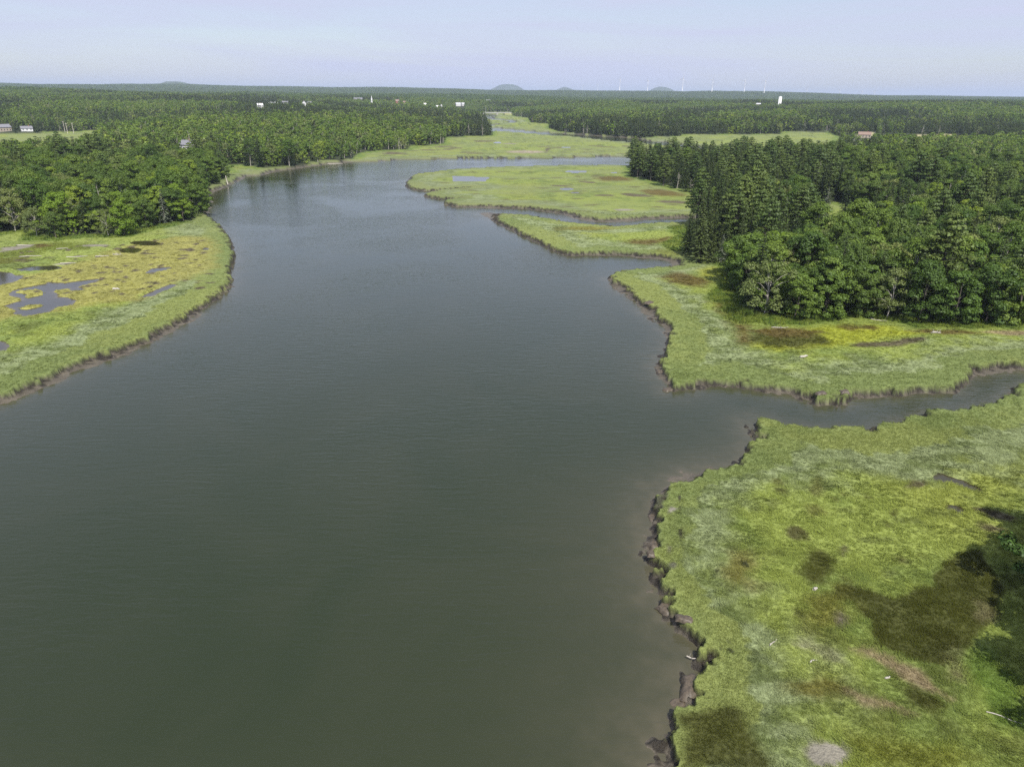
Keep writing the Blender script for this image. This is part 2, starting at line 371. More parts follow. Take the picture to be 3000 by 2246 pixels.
open_px = [
  [(-900, 720), (-300, 700)] + zm(Z_L2, [(0, 850), (250, 820), (330, 880), (560, 890), (700, 868), (900, 862), (1080, 862), (1200, 812), (1400, 765), (1560, 748), (1700, 738), (1745, 690), (1900, 690)]) + [(760, 700), (800, 900), (600, 1300), (-900, 1700)],
  zm(Z_L2, [(1750, 620), (1770, 470), (1830, 430), (1960, 375), (1970, 300), (1925, 255)]) + zm(Z_LB, [(285, 185), (400, 180), (540, 200), (620, 210), (720, 200), (800, 192), (850, 205), (950, 195), (1010, 165), (1200, 150), (1400, 190), (900, 300), (500, 330)]) + [(660, 600)],
  zm(Z_2, [(600, 872), (1000, 852), (1050, 800), (1150, 780), (1480, 765), (1500, 735), (1600, 735), (1790, 715), (1790, 662), (2000, 651), (2192, 646)]) + zm(Z_F, [(275, 600), (500, 590), (1000, 625), (1700, 680), (2200, 740), (2200, 870), (0, 880)]),
  zm(Z_F, [(120, 445), (440, 445), (440, 470), (580, 492), (600, 530), (755, 542), (758, 582), (830, 606), (1000, 625), (1100, 690), (280, 610), (230, 540), (160, 490)]),
  zm(Z_F, [(1560, 668), (1700, 655), (2190, 645)]) + zm(Z_E, [(0, 478), (640, 474), (660, 458), (940, 460), (1010, 492), (850, 522), (450, 545), (250, 560)]) + [(2060, 425), (1950, 440)],
  [(1700, 470)] + zm(Z_C, [(1530, 170), (1535, 262), (1680, 292), (1850, 347), (2000, 372), (2060, 382), (2060, 410), (2000, 480), (1940, 560), (1880, 650), (1850, 765), (1880, 800)]) +
    zm(Z_R, [(560, 0), (690, 22), (745, 52), (735, 170), (780, 232), (850, 290), (1000, 300), (1250, 292), (1420, 286), (1600, 300), (1700, 320), (2120, 325), (2212, 320)]) + [(3400, 950), (3400, 1300), (1700, 1400), (1100, 620), (1100, 500)],
  [(3400, 1080), (3700, 1500), (3600, 1900), (3600, 2246), (3500, 2900), (1000, 2900), (1700, 1150)],
]
OPENS = [ground_pt(p, 1.0) for p in open_px]
OPENS.append(np.concatenate([ground_pt([(2000, 396), (2289, 394), (2298, 387), (2425, 388), (2455, 400)], 1), ground_pt([(2452, 405), (2384, 418), (2203, 428), (2113, 428), (2000, 424)], 15)]))
OPENS.append(np.concatenate([ground_pt(zm(Z_G, [(1120, 352), (1240, 350), (1330, 372), (1430, 400)]), 4), ground_pt(zm(Z_G, [(1400, 425), (1330, 445), (1180, 450), (1110, 400)]), 13)]))
OPENS.append(np.concatenate([ground_pt(zm((0, 180, .339), [(-200, 592), (140, 592), (640, 572), (850, 560)]), 6), ground_pt(zm((0, 180, .339), [(850, 600), (600, 650), (330, 640), (100, 660), (-200, 650)]), 17)]))
strips_px = [[(2520, 350), (2570, 349), (2570, 354), (2520, 354)], [(2690, 353), (2810, 354), (2800, 361), (2690, 360)], [(40, 268), (135, 269), (135, 274), (40, 273)]]

mud_spots = []                                # places where the mud strip below the bank is wide: point, reach, width in metres
for p, reach, w in [((120, 1130), 26, 3.2), ((330, 1060), 22, 2.6), ((520, 960), 18, 2.6), ((620, 600), 26, 7.0), ((640, 560), 16, 5), ((700, 525), 20, 3.0), ((830, 500), 40, 5), ((960, 480), 40, 5),
                    ((1400, 620), 14, 9.0), ((1440, 630), 12, 7.0), ((1800, 652), 40, 4.0), ((1960, 775), 16, 5.0), ((1870, 752), 20, 2.6), ((1840, 850), 12, 3.0), ((1900, 910), 10, 3.2), ((1945, 975), 10, 3.2), ((1950, 1050), 7, 1.8), ((1955, 1110), 7, 1.8),
                    ((2000, 1395), 8, 3.0), ((1925, 1440), 6, 3.0), ((2090, 1370), 7, 2.0), ((1905, 1560), 7, 1.5), ((2290, 1150), 6, 2.0), ((2540, 1165), 3, 2.5), ((2900, 1085), 8, 3.0), ((1960, 1830), 5, 1.4), ((2030, 1900), 3, 0.6), ((1990, 2030), 3, 1.5), ((1890, 2190), 5, 1.6), ((1190, 530), 10, 2.5)]:
    g = ground_pt(p, 0)[0]; mud_spots.append((g[0], g[1], reach, w * (0.72 if g[1] < 260 else 1.0)))

def ell(cx, cy, rx, ry, rot=0, n=14):
    t = np.linspace(0, 2 * math.pi, n, endpoint=False); a = R(rot)
    ex, ey = rx * np.cos(t), ry * np.sin(t)
    return np.stack([cx + ex * math.cos(a) - ey * math.sin(a), cy + ex * math.sin(a) + ey * math.cos(a)], -1)

# standing pools: outline, islands, water kind, label
pools_px = [
  (zm(Z_LL, [(150, 1180), (120, 1130), (250, 1070), (420, 1030), (700, 985), (720, 955), (980, 975), (1230, 935), (1480, 905), (1520, 935), (1400, 985), (1180, 1045), (1330, 1075), (1080, 1105), (1040, 1062), (815, 1110), (900, 1150), (870, 1195), (1000, 1190), (1160, 1240), (1090, 1320), (850, 1360), (720, 1430), (380, 1490), (180, 1440), (240, 1400), (200, 1370), (50, 1325), (330, 1240), (320, 1215)]),
   [zm(Z_LL, [(230, 1125), (300, 1100), (490, 1095), (530, 1070), (650, 1105), (655, 1160), (500, 1190), (400, 1215), (370, 1185), (420, 1150)]), zm(Z_LL, [(290, 1375), (420, 1315), (660, 1305), (640, 1335), (400, 1385)])], 'POOL', "large branching tidal pool with grassy islets in the ochre marsh"),
  (zm(Z_LL, [(-600, 800), (0, 800), (170, 825), (230, 865), (370, 865), (330, 910), (180, 985), (0, 1020), (-600, 1050)]), [], 'POOL', "dark tidal pool running out at the edge of the ochre marsh"),
  (zm(Z_LL, [(200, 765), (500, 720), (800, 712), (930, 735), (940, 765), (760, 790), (560, 795), (330, 800)]), [], 'POOLB', "long brown pool beside the pale mud streak"),
  (zm(Z_L, [(1230, 435), (1290, 395), (1440, 378), (1466, 400), (1400, 415), (1260, 442)]), [], 'POOL', "small blue pool with a ragged northern edge"),
  (zm(Z_L, [(1185, 642), (1300, 588), (1450, 528), (1512, 530), (1470, 562), (1300, 632), (1210, 648)]), [], 'POOL', "narrow slanting blue pool beside the sage grass band"),
  (ell(602, 730, 11, 5, -4), [], 'POOL', "tiny round pool close to the river bank"),
  (ell(-5, 1013, 32, 16, 6), [], 'POOL', "round pool with a pale rim cut by the frame"),
  (ell(427, 713, 46, 8, 2), [], 'POOLB', "shallow brown oval pool before the maple"),
  (ell(382, 734, 34, 9, -2), [], 'POOLB', "shallow brown pool behind the bleached sticks"),
  (zm(Z_C, [(385, 256), (635, 262), (600, 292), (392, 292)]), [], 'POOL', "bright rectangular pool on the rounded marsh point"),
  (ell(1688, 503, 32, 4), [], 'POOL', "thin silvery pool in the middle of the marsh point"),
  (ell(1799, 506, 10, 2.5), [], 'POOL', "silvery puddle near the tip of the pine grove"),
  (ell(1660, 554, 22, 4), [], 'POOL', "grey pool in the second marsh lobe"),
  (ell(1684, 565, 13, 2.6), [], 'POOL', "small grey puddle under the grey pool"),
  (ell(1458, 418, 14, 2.2), [], 'POOL', "narrow pool on the far marsh below the wood"),
  (ell(1660, 432, 14, 1.6), [], 'POOL', "faint pale puddle on the far marsh"),
  (zm(Z_S, [(1690, 470), (1740, 455), (1850, 490), (1960, 535), (1985, 555), (1940, 558), (1820, 525), (1700, 490)]), [], 'POOLB', "crescent shaped brown pool in the near marsh"),
  (ell(2801, 1493, 34, 13, 20), [], 'POOLB', "brown oval pool below the crescent pool"),
]
POOL_Z = 1.02
POOLS = [(ground_pt(o, POOL_Z), [ground_pt(i, 1.0) for i in isl], k, lab) for o, isl, k, lab in pools_px]

# plant zones by colour: outline, tone, softness in metres
RUSH, RUSHR, OCHRE, MUDC, MUDG, LIME, TANW, REED, SAGE, GREENF = (0.062, 0.066, 0.013), (0.115, 0.085, 0.022), (0.290, 0.278, 0.076), (0.105, 0.085, 0.055), (0.25, 0.225, 0.19), (0.31, 0.34, 0.032), (0.31, 0.245, 0.14), (0.125, 0.195, 0.035), (0.30, 0.36, 0.17), (0.20, 0.30, 0.04)
zones_px = [
  (zm(Z_L, [(-200, 500), (300, 440), (700, 340), (1100, 200), (1500, 130), (1750, 130), (1850, 200), (1830, 400), (1650, 470), (1400, 560), (1150, 680), (800, 720), (300, 800), (-200, 880)]), OCHRE, 3.5),
  (zm(Z_LL, [(-200, 500), (300, 420), (600, 400), (1000, 370), (1500, 420), (1300, 480), (800, 500), (600, 560), (200, 600), (-200, 620)]), (0.13, 0.16, 0.022), 2.5),
  (zm(Z_LL, [(500, 420), (700, 400), (800, 430), (600, 460)]), RUSHR, 1.5),
  (zm(Z_LL, [(-100, 620), (200, 600), (500, 600), (520, 650), (250, 690), (-100, 720)]), (0.12, 0.13, 0.022), 1.5),
  (ell(2015, 823, 75, 18, 6), RUSHR, 2.5), (ell(2105, 800, 60, 16, 0), (0.27, 0.29, 0.035), 3),
  (zm(Z_R, [(640, 200), (690, 170), (760, 220), (830, 310), (870, 370), (850, 420), (790, 440), (760, 340), (690, 270)]), RUSHR, 2.0),
  (zm(Z_R, [(1230, 330), (1500, 335), (1730, 375), (1600, 395), (1400, 420), (1250, 440), (1000, 460), (870, 440), (900, 400)]), LIME, 2.0),
  (ell(2310, 992, 118, 30, 3), RUSH, 2.0), (ell(2300, 975, 95, 14, 2), RUSHR, 2.0), (ell(2515, 964, 62, 7, 3), RUSHR, 1.5),
  (zm(Z_RR, [(810, 455), (900, 438), (1100, 435), (1200, 405), (1330, 400), (1430, 385), (1380, 415), (1250, 460), (1120, 472), (950, 468)]), MUDC, 0.8),
  (ell(2760, 975, 120, 6, 2), RUSHR, 1.0), (ell(2960, 978, 90, 6, 1), TANW, 1.0),
  (zm(Z_B, [(1110, 170), (1200, 138), (1330, 170), (1480, 218), (1600, 160), (1700, 130), (1690, 60), (1760, 20), (1850, -40), (1960, -60), (2080, 100), (2050, 300), (1950, 430), (1860, 520), (1760, 600), (1620, 570), (1400, 480), (1330, 330), (1240, 240), (1130, 220)]), RUSH, 0.4),
  (ell(2391, 1668, 46, 62, 8), RUSH, 0.7), (ell(2165, 1675, 42, 55, 10), (0.21, 0.20, 0.05), 2.0), (ell(2420, 1800, 60, 60, 0), (0.19, 0.19, 0.04), 2.0),
  (zm(Z_B, [(290, 880), (420, 810), (600, 830), (720, 960), (780, 1170), (280, 1170)]), RUSH, 0.9),
  (zm(Z_B, [(880, 690), (1100, 650), (1200, 720), (1050, 770)]), (0.16, 0.15, 0.03), 1.2),
  (zm(Z_B, [(1480, 700), (1700, 740), (1830, 830), (1780, 870), (1560, 800)]), RUSH, 1.0),
  (zm(Z_B, [(1240, 1000), (1560, 960), (1850, 1060), (1900, 1180), (1300, 1180)]), (0.17, 0.19, 0.03), 2.0),
  (zm(Z_B, [(1250, 500), (1330, 500), (1480, 570), (1620, 620), (1700, 700), (1830, 790), (1790, 800), (1660, 730), (1560, 680), (1450, 600)]), TANW, 0.6),
  (zm(Z_B, [(1220, 730), (1320, 770), (1480, 800), (1600, 865), (1560, 870), (1400, 810), (1290, 800)]), TANW, 0.6),
  (zm(Z_B, [(920, 470), (1000, 450), (1120, 520), (1140, 560), (1000, 510)]), (0.27, 0.275, 0.15), 0.8),
  (zm(Z_B, [(1760, 590), (1850, 520), (1880, 690), (1790, 670)]), (0.22, 0.205, 0.095), 0.9),
  (zm(Z_B, [(1940, 230), (2010, 250), (2020, 340), (1950, 340)]), (0.22, 0.205, 0.095), 0.9),
  (zm(Z_B, [(1860, 560), (2000, 500), (2240, 760), (2240, 960), (2050, 900), (1950, 800)]), REED, 1.2),
  (ell(2333, 1566, 34, 21, 12), (0.085, 0.08, 0.028), 0.35), (ell(2471, 1615, 17, 17), MUDC, 0.5), (ell(2385, 1503, 25, 19), (0.17, 0.18, 0.045), 0.8), (ell(2390, 1430, 18, 26, 15), (0.17, 0.18, 0.05), 0.8),
  (ell(2680, 1426, 38, 10, -6), MUDC, 0.5), (ell(2916, 1514, 75, 13, 16), MUDC, 0.5), (ell(2905, 1555, 42, 11, 12), (0.15, 0.13, 0.07), 0.6), (ell(2462, 1827, 17, 30, -8), (0.14, 0.115, 0.09), 0.6),
  (ell(2427, 2214, 66, 40, 4), MUDG, 0.35), (ell(1960, 1618, 9, 13), (0.16, 0.15, 0.11), 0.3), (ell(1971, 1662, 9, 8), (0.13, 0.13, 0.09), 0.3),
  (zm(Z_SS, [(350, 700), (400, 650), (520, 690), (420, 740), (350, 770)]), MUDG, 0.25),
  (zm(Z_SS, [(190, 620), (210, 500), (340, 450), (350, 510), (290, 530), (300, 570), (260, 600), (310, 660), (260, 690), (200, 680)]), (0.075, 0.075, 0.05), 0.25),
  (zm(Z_SS, [(510, 510), (530, 510), (545, 620), (535, 760), (520, 700)]), (0.04, 0.035, 0.025), 0.1), (zm(Z_SS, [(520, 1000), (550, 960), (555, 1170), (530, 1130)]), (0.05, 0.045, 0.03), 0.15),
  (zm(Z_C, [(575, 487), (722, 483), (690, 520), (700, 562), (640, 542), (580, 500)]), (0.070, 0.062, 0.048), 0.8),
  (ell(1937, 567, 62, 9, 5), RUSHR, 4), (ell(1800, 525, 55, 7), RUSHR, 4), (ell(1720, 671, 75, 5), (0.20, 0.19, 0.035), 3), (ell(1643, 672, 22, 7), (0.15, 0.16, 0.04), 2), (ell(1882, 712, 48, 8), RUSHR, 3), (ell(1964, 707, 55, 12), RUSHR, 3), (ell(1987, 669, 25, 5), RUSHR, 2), (ell(1960, 740, 40, 10), (0.17, 0.19, 0.04), 3),
  (ell(1864, 574, 45, 4, 4), MUDC, 1.5), (ell(1977, 594, 55, 4, 2), MUDC, 1.5), (ell(1828, 617, 28, 3), MUDG, 1.5), (ell(1770, 574, 30, 2.5), MUDC, 1.5), (ell(1720, 535, 25, 3, 4), MUDC, 1.2), (ell(1640, 546, 25, 1.8), MUDC, 1),
  (ell(1540, 446, 58, 4), (0.30, 0.25, 0.19), 4), (ell(1418, 414, 38, 2.5), (0.13, 0.12, 0.06), 3), (ell(1154, 451, 34, 3.2), MUDC, 3), (ell(1252, 441, 22, 1.8), MUDC, 2), (ell(1330, 436, 28, 1.8, -4), MUDC, 2), (ell(1842, 430, 20, 2), MUDC, 2), (ell(1605, 438, 14, 3, -50), MUDC, 2), (ell(1382, 448, 40, 1.5), MUDC, 2), (ell(1500, 421, 35, 1.4), MUDG, 2),
  (zm((0, 180, .339), [(-200, 595), (140, 592), (640, 576), (700, 580), (400, 600), (100, 612)]), (0.42, 0.36, 0.19), 6), (zm((0, 180, .339), [(640, 572), (850, 558), (850, 590), (640, 600)]), (0.40, 0.33, 0.12), 6),
  (zm(Z_L, [(0, 230), (275, 200), (270, 220), (130, 245), (0, 265)]), MUDG, 1.0), (zm(Z_L, [(470, 365), (600, 350), (580, 372), (460, 376)]), (0.36, 0.34, 0.26), 1.0), (ell(280, 722, 40, 3), MUDG, 1),
]
_rng = np.random.default_rng(5)
for k in range(105):                           # small dark hollows strewn over the ochre marsh, drawn out along it
    u, v = _rng.random(2); cx = 60 + 560 * u; cy = 735 + 150 * v - 40 * u
    zones_px.append((ell(cx, cy, 5 + 13 * _rng.random(), 1.3 + 2.4 * _rng.random() ** 2, -10 + 8 * _rng.random()), MUDC, 0.35))
for k in range(24):
    u, v = _rng.random(2); zones_px.append((ell(2090 + 190 * u, 1640 + 300 * v, 3 + 5 * _rng.random(), 2 + 4 * _rng.random(), 40), (0.05, 0.055, 0.025), 0.15))
for k in range(18):
    u, v = _rng.random(2); zones_px.append((ell(2250 + 650 * u, 1400 + 500 * v, 8 + 14 * _rng.random(), 4 + 7 * _rng.random(), 20), (0.11, 0.12, 0.03), 0.6))
for k in range(46):
    u, v = _rng.random(2); cx = 1300 + 700 * u; cy = 500 + 130 * v
    zones_px.append((ell(cx, cy, 6 + 22 * _rng.random(), 0.8 + 1.2 * _rng.random(), 6 * _rng.random() - 3), (0.13, 0.13, 0.05), 1.2))
for k in range(40):
    u, v = _rng.random(2); cx = 1080 + 750 * u; cy = 425 + 32 * v
    zones_px.append((ell(cx, cy, 8 + 30 * _rng.random(), 0.5 + 0.8 * _rng.random(), 3 * _rng.random() - 1.5), (0.14, 0.14, 0.06), 2.0))
ZONES = [(ground_pt(o, 1.0), np.array(c), s) for o, c, s in zones_px]
STRIPS = [ground_pt(p, 22.0) for p in strips_px]

def water_dist(x, y):                         # positive on land
    d = np.full(np.shape(x), 1e6)
    r = np.hypot(x, y); near = r < 3200
    w = 0.55 * fbm(x, y, 2.2, 2, 3) + 0.35 * fbm(x, y, 0.8, 2, 9)
    dd = np.full(near.sum(), 1e6)
    for P in WATERS:
        dd = np.minimum(dd, poly_sdf(x[near], y[near], P))
    d[near] = dd
    return d + w * sstep(-1e9, 1, 0) + w

def open_dist(x, y):                          # negative on open ground
    r = np.hypot(x, y); near = r < 3200
    d = np.full(np.shape(x), 1e6); dd = np.full(near.sum(), 1e6)
    for P in OPENS:
        dd = np.minimum(dd, poly_sdf(x[near], y[near], P))
    d[near] = dd
    return d

def mud_width(x, y):
    w = np.full(np.shape(x), 0.45)
    for gx, gy, reach, ww in mud_spots:
        d2 = (x - gx) ** 2 + (y - gy) ** 2
        w = np.maximum(w, ww * np.exp(-d2 / (2 * (reach * 0.7) ** 2)))
    return w * (1 + 0.35 * fbm(x, y, 3.0, 2, 21))

def upland(x, y):
    r = np.hypot(x, y); az = np.degrees(np.arctan2(x, y))
    hill = 1.8 + 1.6 * fbm(x, y, 260, 2, 31) + 4.5 * fbm(x, y, 420, 2, 32) * sstep(600, 1300, r)
    mid = 30 * sstep(900, 2700, r) * (0.85 + 0.35 * fbm(x, y, 900, 2, 33))
    mid = mid + 7 * sstep(450, 900, r) * (1 - sstep(8, 30, np.abs(az + 28)))
    side = 1 - 0.62 * sstep(14, 30, az) - 0.2 * sstep(-30, -55, az)
    ridge = 40 * sstep(4200, 7200, r) * side * (1 + 0.13 * fbm(az * 60, r * 0, 480, 2, 35))
    dip = -10 * sstep(2900, 3800, r) * (1 - sstep(4500, 6500, r))
    return hill + mid + ridge + dip

def terrain(x, y, dW=None, dO=None):
    if dW is None: dW = water_dist(x, y)
    if dO is None: dO = open_dist(x, y)
    w = mud_width(x, y)
    r = np.hypot(x, y)
    mud = 0.34 * np.clip(dW / np.maximum(w, 0.2), -8, 1)
    mud = np.where(dW < 0, np.maximum(dW * 0.22, -1.6), mud) + 0.05 * fbm(x, y, 0.9, 2, 41) * sstep(-1, 0.5, dW)
    top = 1.30 + 0.10 * fbm(x, y, 3.2, 3, 43) + 0.06 * fbm(x, y, 0.8, 2, 47) + 0.10 * fbm(x, y, 14, 2, 45)
    k = sstep(0, 0.45, dW - w)
    z = mud * (1 - k) + top * k
    z = z + 0.20 * fbm(x, y, 0.75, 2, 48) * np.exp(-((dW - w + 0.15) / 0.75) ** 2)
    inland = np.clip(np.minimum(dO, dW), 0, 1e6)
    up = upland(x, y)
    z = z + np.minimum(inland * 0.075, up)
    for P, isl, kind, lab in POOLS:
        s = poly_sdf(x, y, P, 6.0)
        m = s < 3
        if m.any():
            s = s + 0.28 * fbm(x, y, 1.3, 2, 51)
            for I in isl:
                s = np.maximum(s, -poly_sdf(x, y, I, 30.0))
            z = np.where(m, z + (0.72 - z) * (1 - sstep(-0.3, 0.35, s)), z)
    return z

def tall_width(x, y):
    return 4.0 + 4.4 * sstep(75, 130, np.hypot(x, y))

def marsh_tone(x, y, dW, dO):
    """colour of what grows or lies on the ground"""
    w = mud_width(x, y); d = dW - w
    r = np.hypot(x, y)
    nA = fbm(x, y, 9, 3, 61); nB = fbm(x, y, 2.4, 3, 63); nC = fbm(x, y, 30, 2, 65); nD = fbm(x * 0.35, y, 1.6, 3, 67)
    c = np.empty(x.shape + (3,))
    yg = np.array([0.258, 0.312, 0.068]); gr = np.array([0.175, 0.230, 0.055]); tall = np.array([0.170, 0.215, 0.066]); tall2 = np.array([0.225, 0.262, 0.075])
    sage = np.array([0.262, 0.308, 0.150]); sgrn = np.array([0.140, 0.175, 0.065])
    t = sstep(-0.3, 0.9, nA + 0.5 * nB)[..., None]
    c[:] = yg * (1 - t) + gr * t
    t = sstep(0.25, 0.9, nC)[..., None]; c = c * (1 - 0.4 * t) + np.array([0.285, 0.300, 0.055]) * 0.4 * t
    t = (sstep(0.28, 0.7, fbm(x * 0.55, y, 2.1, 3, 66) + 0.3 * nA + 0.22 * (1 - sstep(48, 72, r))))[..., None]; c = c * (1 - 0.6 * t) + np.array([0.105, 0.125, 0.030]) * 0.6 * t
    tb = tall_width(x, y) * (1 + 0.30 * nA + 0.25 * nC)
    ts = tb + (3.8 + 3.2 * sstep(70, 120, r)) * (1 + 0.4 * nC + 0.3 * nA) + 0.5
    m = (1 - sstep(-4, 5, d - ts + 3 * nB))[..., None]
    t = sstep(-0.25, 0.55, nD + 0.5 * nB)[..., None]
    c = c * (1 - 0.9 * m) + (sage * (1 - t) + sgrn * t) * 0.9 * m
    m = (1 - sstep(-0.35, 0.5, d - tb + 0.4 * nB))[..., None]
    t = sstep(-0.6, 0.7, nC + 0.4 * nB)[..., None]
    c = c * (1 - m) + (tall * (1 - t) + tall2 * t) * m
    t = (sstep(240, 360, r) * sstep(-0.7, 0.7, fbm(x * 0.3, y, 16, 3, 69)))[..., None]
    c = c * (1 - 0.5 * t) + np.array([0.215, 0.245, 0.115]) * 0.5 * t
    c = c * (1 - 0.16 * sstep(300, 360, r))[..., None]  # beyond the tufts, the blades' self-shading is put into the colour as a darkening
    for P, tone, soft in ZONES:
        s = poly_sdf(x, y, P, 12.0)
        mm = s < 8
        if mm.any():
            s = s + (0.9 * soft + 0.15) * (0.8 * nB + 0.4 * nD)
            k = (1 - sstep(-soft, soft, s))[..., None] * (mm[..., None])
            c = c * (1 - 0.92 * k) + tone * (1 + 0.25 * nB[..., None]) * 0.92 * k
    # reeds and rough green along the wood's edge
    m = (sstep(-8, -3.5, dO + 4.0 * nA + 1.5 * nC) * (1 - sstep(3, 6, dO)) * sstep(6, 12, d))[..., None]
    t = sstep(-0.3, 0.6, nB)[..., None]
    c = c * (1 - 0.85 * m) + (np.array([0.115, 0.18, 0.032]) * (1 - t) + np.array([0.19, 0.24, 0.042]) * t) * 0.85 * m
    # peat bank and mud
    k = (1 - sstep(0.1, 0.5, d / (1 + 1.3 * sstep(120, 320, r))))[..., None]
    nE = fbm(x, y, 0.7, 2, 68); mudc = np.array([0.125, 0.108, 0.080]) * (1 + 0.3 * nB[..., None]); peat = np.array([0.030, 0.025, 0.018])
    fr = 1 + 1.3 * sstep(120, 320, r); pk = (sstep(-1.1, -0.15, d + 0.7 * nB + 0.7 * nE))[..., None]
    c = c * (1 - k) + (mudc * (1 - pk) + peat * pk) * k
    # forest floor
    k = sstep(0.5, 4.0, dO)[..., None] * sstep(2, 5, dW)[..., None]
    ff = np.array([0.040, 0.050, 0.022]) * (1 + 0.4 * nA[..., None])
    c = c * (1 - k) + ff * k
    for P in STRIPS:
        s = poly_sdf(x, y, P, 60.0); k = (1 - sstep(-4, 4, s))[..., None]; c = c * (1 - k) + np.array([0.40, 0.37, 0.19]) * k
    return np.clip(c * 0.92, 0.008, 0.7)

# polar sheet: fine where the camera looks, coarse behind, out to the horizon
az = np.concatenate([np.arange(-180, -62, 4.0), np.arange(-62, -48, 0.5), np.arange(-48, 48.01, 0.118), np.arange(48.5, 62, 0.5), np.arange(62, 180, 4.0)])
dep = np.concatenate([np.arange(58.0, 18.0, -0.078), np.arange(18.0, 6.5, -0.036), np.arange(6.5, 1.2, -0.07)])
rad = np.concatenate([[4, 9, 14, 19, 24, 28], CAM_H / np.tan(np.radians(dep)), np.geomspace(2450, 30000, 70)])
AZ, RD = np.meshgrid(np.radians(az), rad)
GX = (RD * np.sin(AZ)); GY = (RD * np.cos(AZ))
nR, nA_ = GX.shape
fx, fy = GX.ravel(), GY.ravel()
dW = water_dist(fx, fy); dO = open_dist(fx, fy)
fz = terrain(fx, fy, dW, dO)
tone = marsh_tone(fx, fy, dW, dO)
mw = mud_width(fx, fy)
wet = np.clip(1 - (dW - mw) / 0.3, 0, 1)
i = np.arange(nR - 1)[:, None]; j = np.arange(nA_)[None, :]; j2 = (j + 1) % nA_
quads = np.stack([i * nA_ + j, i * nA_ + j2, (i + 1) * nA_ + j2, (i + 1) * nA_ + j], -1).reshape(-1, 4)[:, ::-1]
fW = dW[quads].mean(1) - mw[quads].mean(1); fO = dO[quads].mean(1); fD = dW[quads].mean(1)
cls = np.where(fW < 0.35, 1, np.where((fO < 1.0) | (fD < 4), 0, 2))

def sub_mesh(name, mask, z, extra):
    q = quads[mask]; u, inv = np.unique(q.ravel(), return_inverse=True)
    me = make_mesh(name, np.stack([fx[u], fy[u], z[u]], -1), inv.reshape(-1, 4), (M_GROUND,), None, True)
    for k, (d, t) in extra.items():
        attr(me, k, d[u], t)
    return me
tone4 = np.concatenate([tone, np.ones((len(tone), 1))], 1)
gex = {'tone': (tone4, 'FLOAT_COLOR'), 'wet': (wet, 'FLOAT')}
tag(link("salt_marsh", sub_mesh("salt_marsh", cls == 0, fz, gex)), "flat salt marsh of yellow green and sage grass beside the river", "marsh", kind="structure")
tag(link("mud_bank", sub_mesh("mud_bank", cls == 1, fz, gex)), "brown mud and dark peat bank along the water edge", "mud bank", kind="structure")
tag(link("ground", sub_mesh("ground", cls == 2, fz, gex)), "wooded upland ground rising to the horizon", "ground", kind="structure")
# river surface
wmask = (dW[quads].min(1) < 1.5)
me = sub_mesh("river", wmask, np.zeros_like(fz), {'silt': (np.clip(np.exp(np.minimum(dW, 0) / 2.2) * 0.45 + (0.42 - 0.24 * sstep(65, 120, fy)) * np.exp(np.minimum(dW, 0) / 12.0), 0, 1) * np.where(np.hypot(fx, fy) < 900, 1, .6), 'FLOAT')})
me.materials.clear(); me.materials.append(M_WATER)
tag(link("river", me), "broad grey green tidal river winding towards the horizon", "river", kind="structure")
# pools
for P, isl, kind, lab in POOLS:
    c = P.mean(0); Pw = c + (P - c) * 1.0
    # fan of quads over a slightly grown outline; the ground around stands higher
    e = P - c; L = np.linalg.norm(e, axis=1)[:, None]; G = c + e * (1 + 0.6 / np.maximum(L, 0.6))
    x0, y0 = G.min(0) - 0.2; x1, y1 = G.max(0) + 0.2
    nx = max(4, int((x1 - x0) / 0.5)); ny = max(4, int((y1 - y0) / 0.5)); nx = min(nx, 120); ny = min(ny, 120)
    gx, gy = np.meshgrid(np.linspace(x0, x1, nx + 1), np.linspace(y0, y1, ny + 1))
    s = poly_sdf(gx.ravel(), gy.ravel(), P)
    ii = np.arange(ny)[:, None]; jj = np.arange(nx)[None, :]
    q = np.stack([ii * (nx + 1) + jj, ii * (nx + 1) + jj + 1, (ii + 1) * (nx + 1) + jj + 1, (ii + 1) * (nx + 1) + jj], -1).reshape(-1, 4)
    q = q[s[q].min(1) < 0.5]
    u, inv = np.unique(q.ravel(), return_inverse=True)
    me = make_mesh("marsh_pool", np.stack([gx.ravel()[u], gy.ravel()[u], np.full(len(u), POOL_Z)], -1), inv.reshape(-1, 4), ({'POOL': M_POOL, 'POOLB': M_POOLB}[kind],))
    attr(me, 'silt', np.exp(np.minimum(s[u], 0) / 0.6) * 0.5)
    tag(link("marsh_pool", me), lab, "pool", "pools in the marsh", kind="structure")

# ------------------------------------------------------------------ distant hills
def hill(px, py_top, width_px, dist, label):
    d = pix_dir([(px, py_top)])[0]; d = d / math.hypot(d[0], d[1]); cx, cy = d[0] * dist, d[1] * dist
    top = CAM_H + d[2] * dist; half = width_px / FPX * dist * 0.78
    n = 40; t = np.linspace(-1.7, 1.7, n); X, Y = np.meshgrid(t * half, t * half * 0.7)
    rr = np.hypot(X / half, Y / (half * 0.7))
    H = np.exp(-np.abs(rr * 1.25) ** 2.4) * top * (1 + 0.10 * fbm(X + cx, Y, half * 0.5, 3, 71)) - 8
    ii = np.arange(n - 1)[:, None]; jj = np.arange(n - 1)[None, :]
    q = np.stack([ii * n + jj, ii * n + jj + 1, (ii + 1) * n + jj + 1, (ii + 1) * n + jj], -1).reshape(-1, 4)
    a = math.atan2(d[0], d[1])
    Xr = X * math.cos(a) + Y * math.sin(a) + cx; Yr = -X * math.sin(a) + Y * math.cos(a) + cy
    me = make_mesh("hill", np.stack([Xr.ravel(), Yr.ravel(), H.ravel()], -1), q, (M_HILL,), None, True)
    tag(link("hill", me), label, "hill", "hills on the skyline", kind="structure")
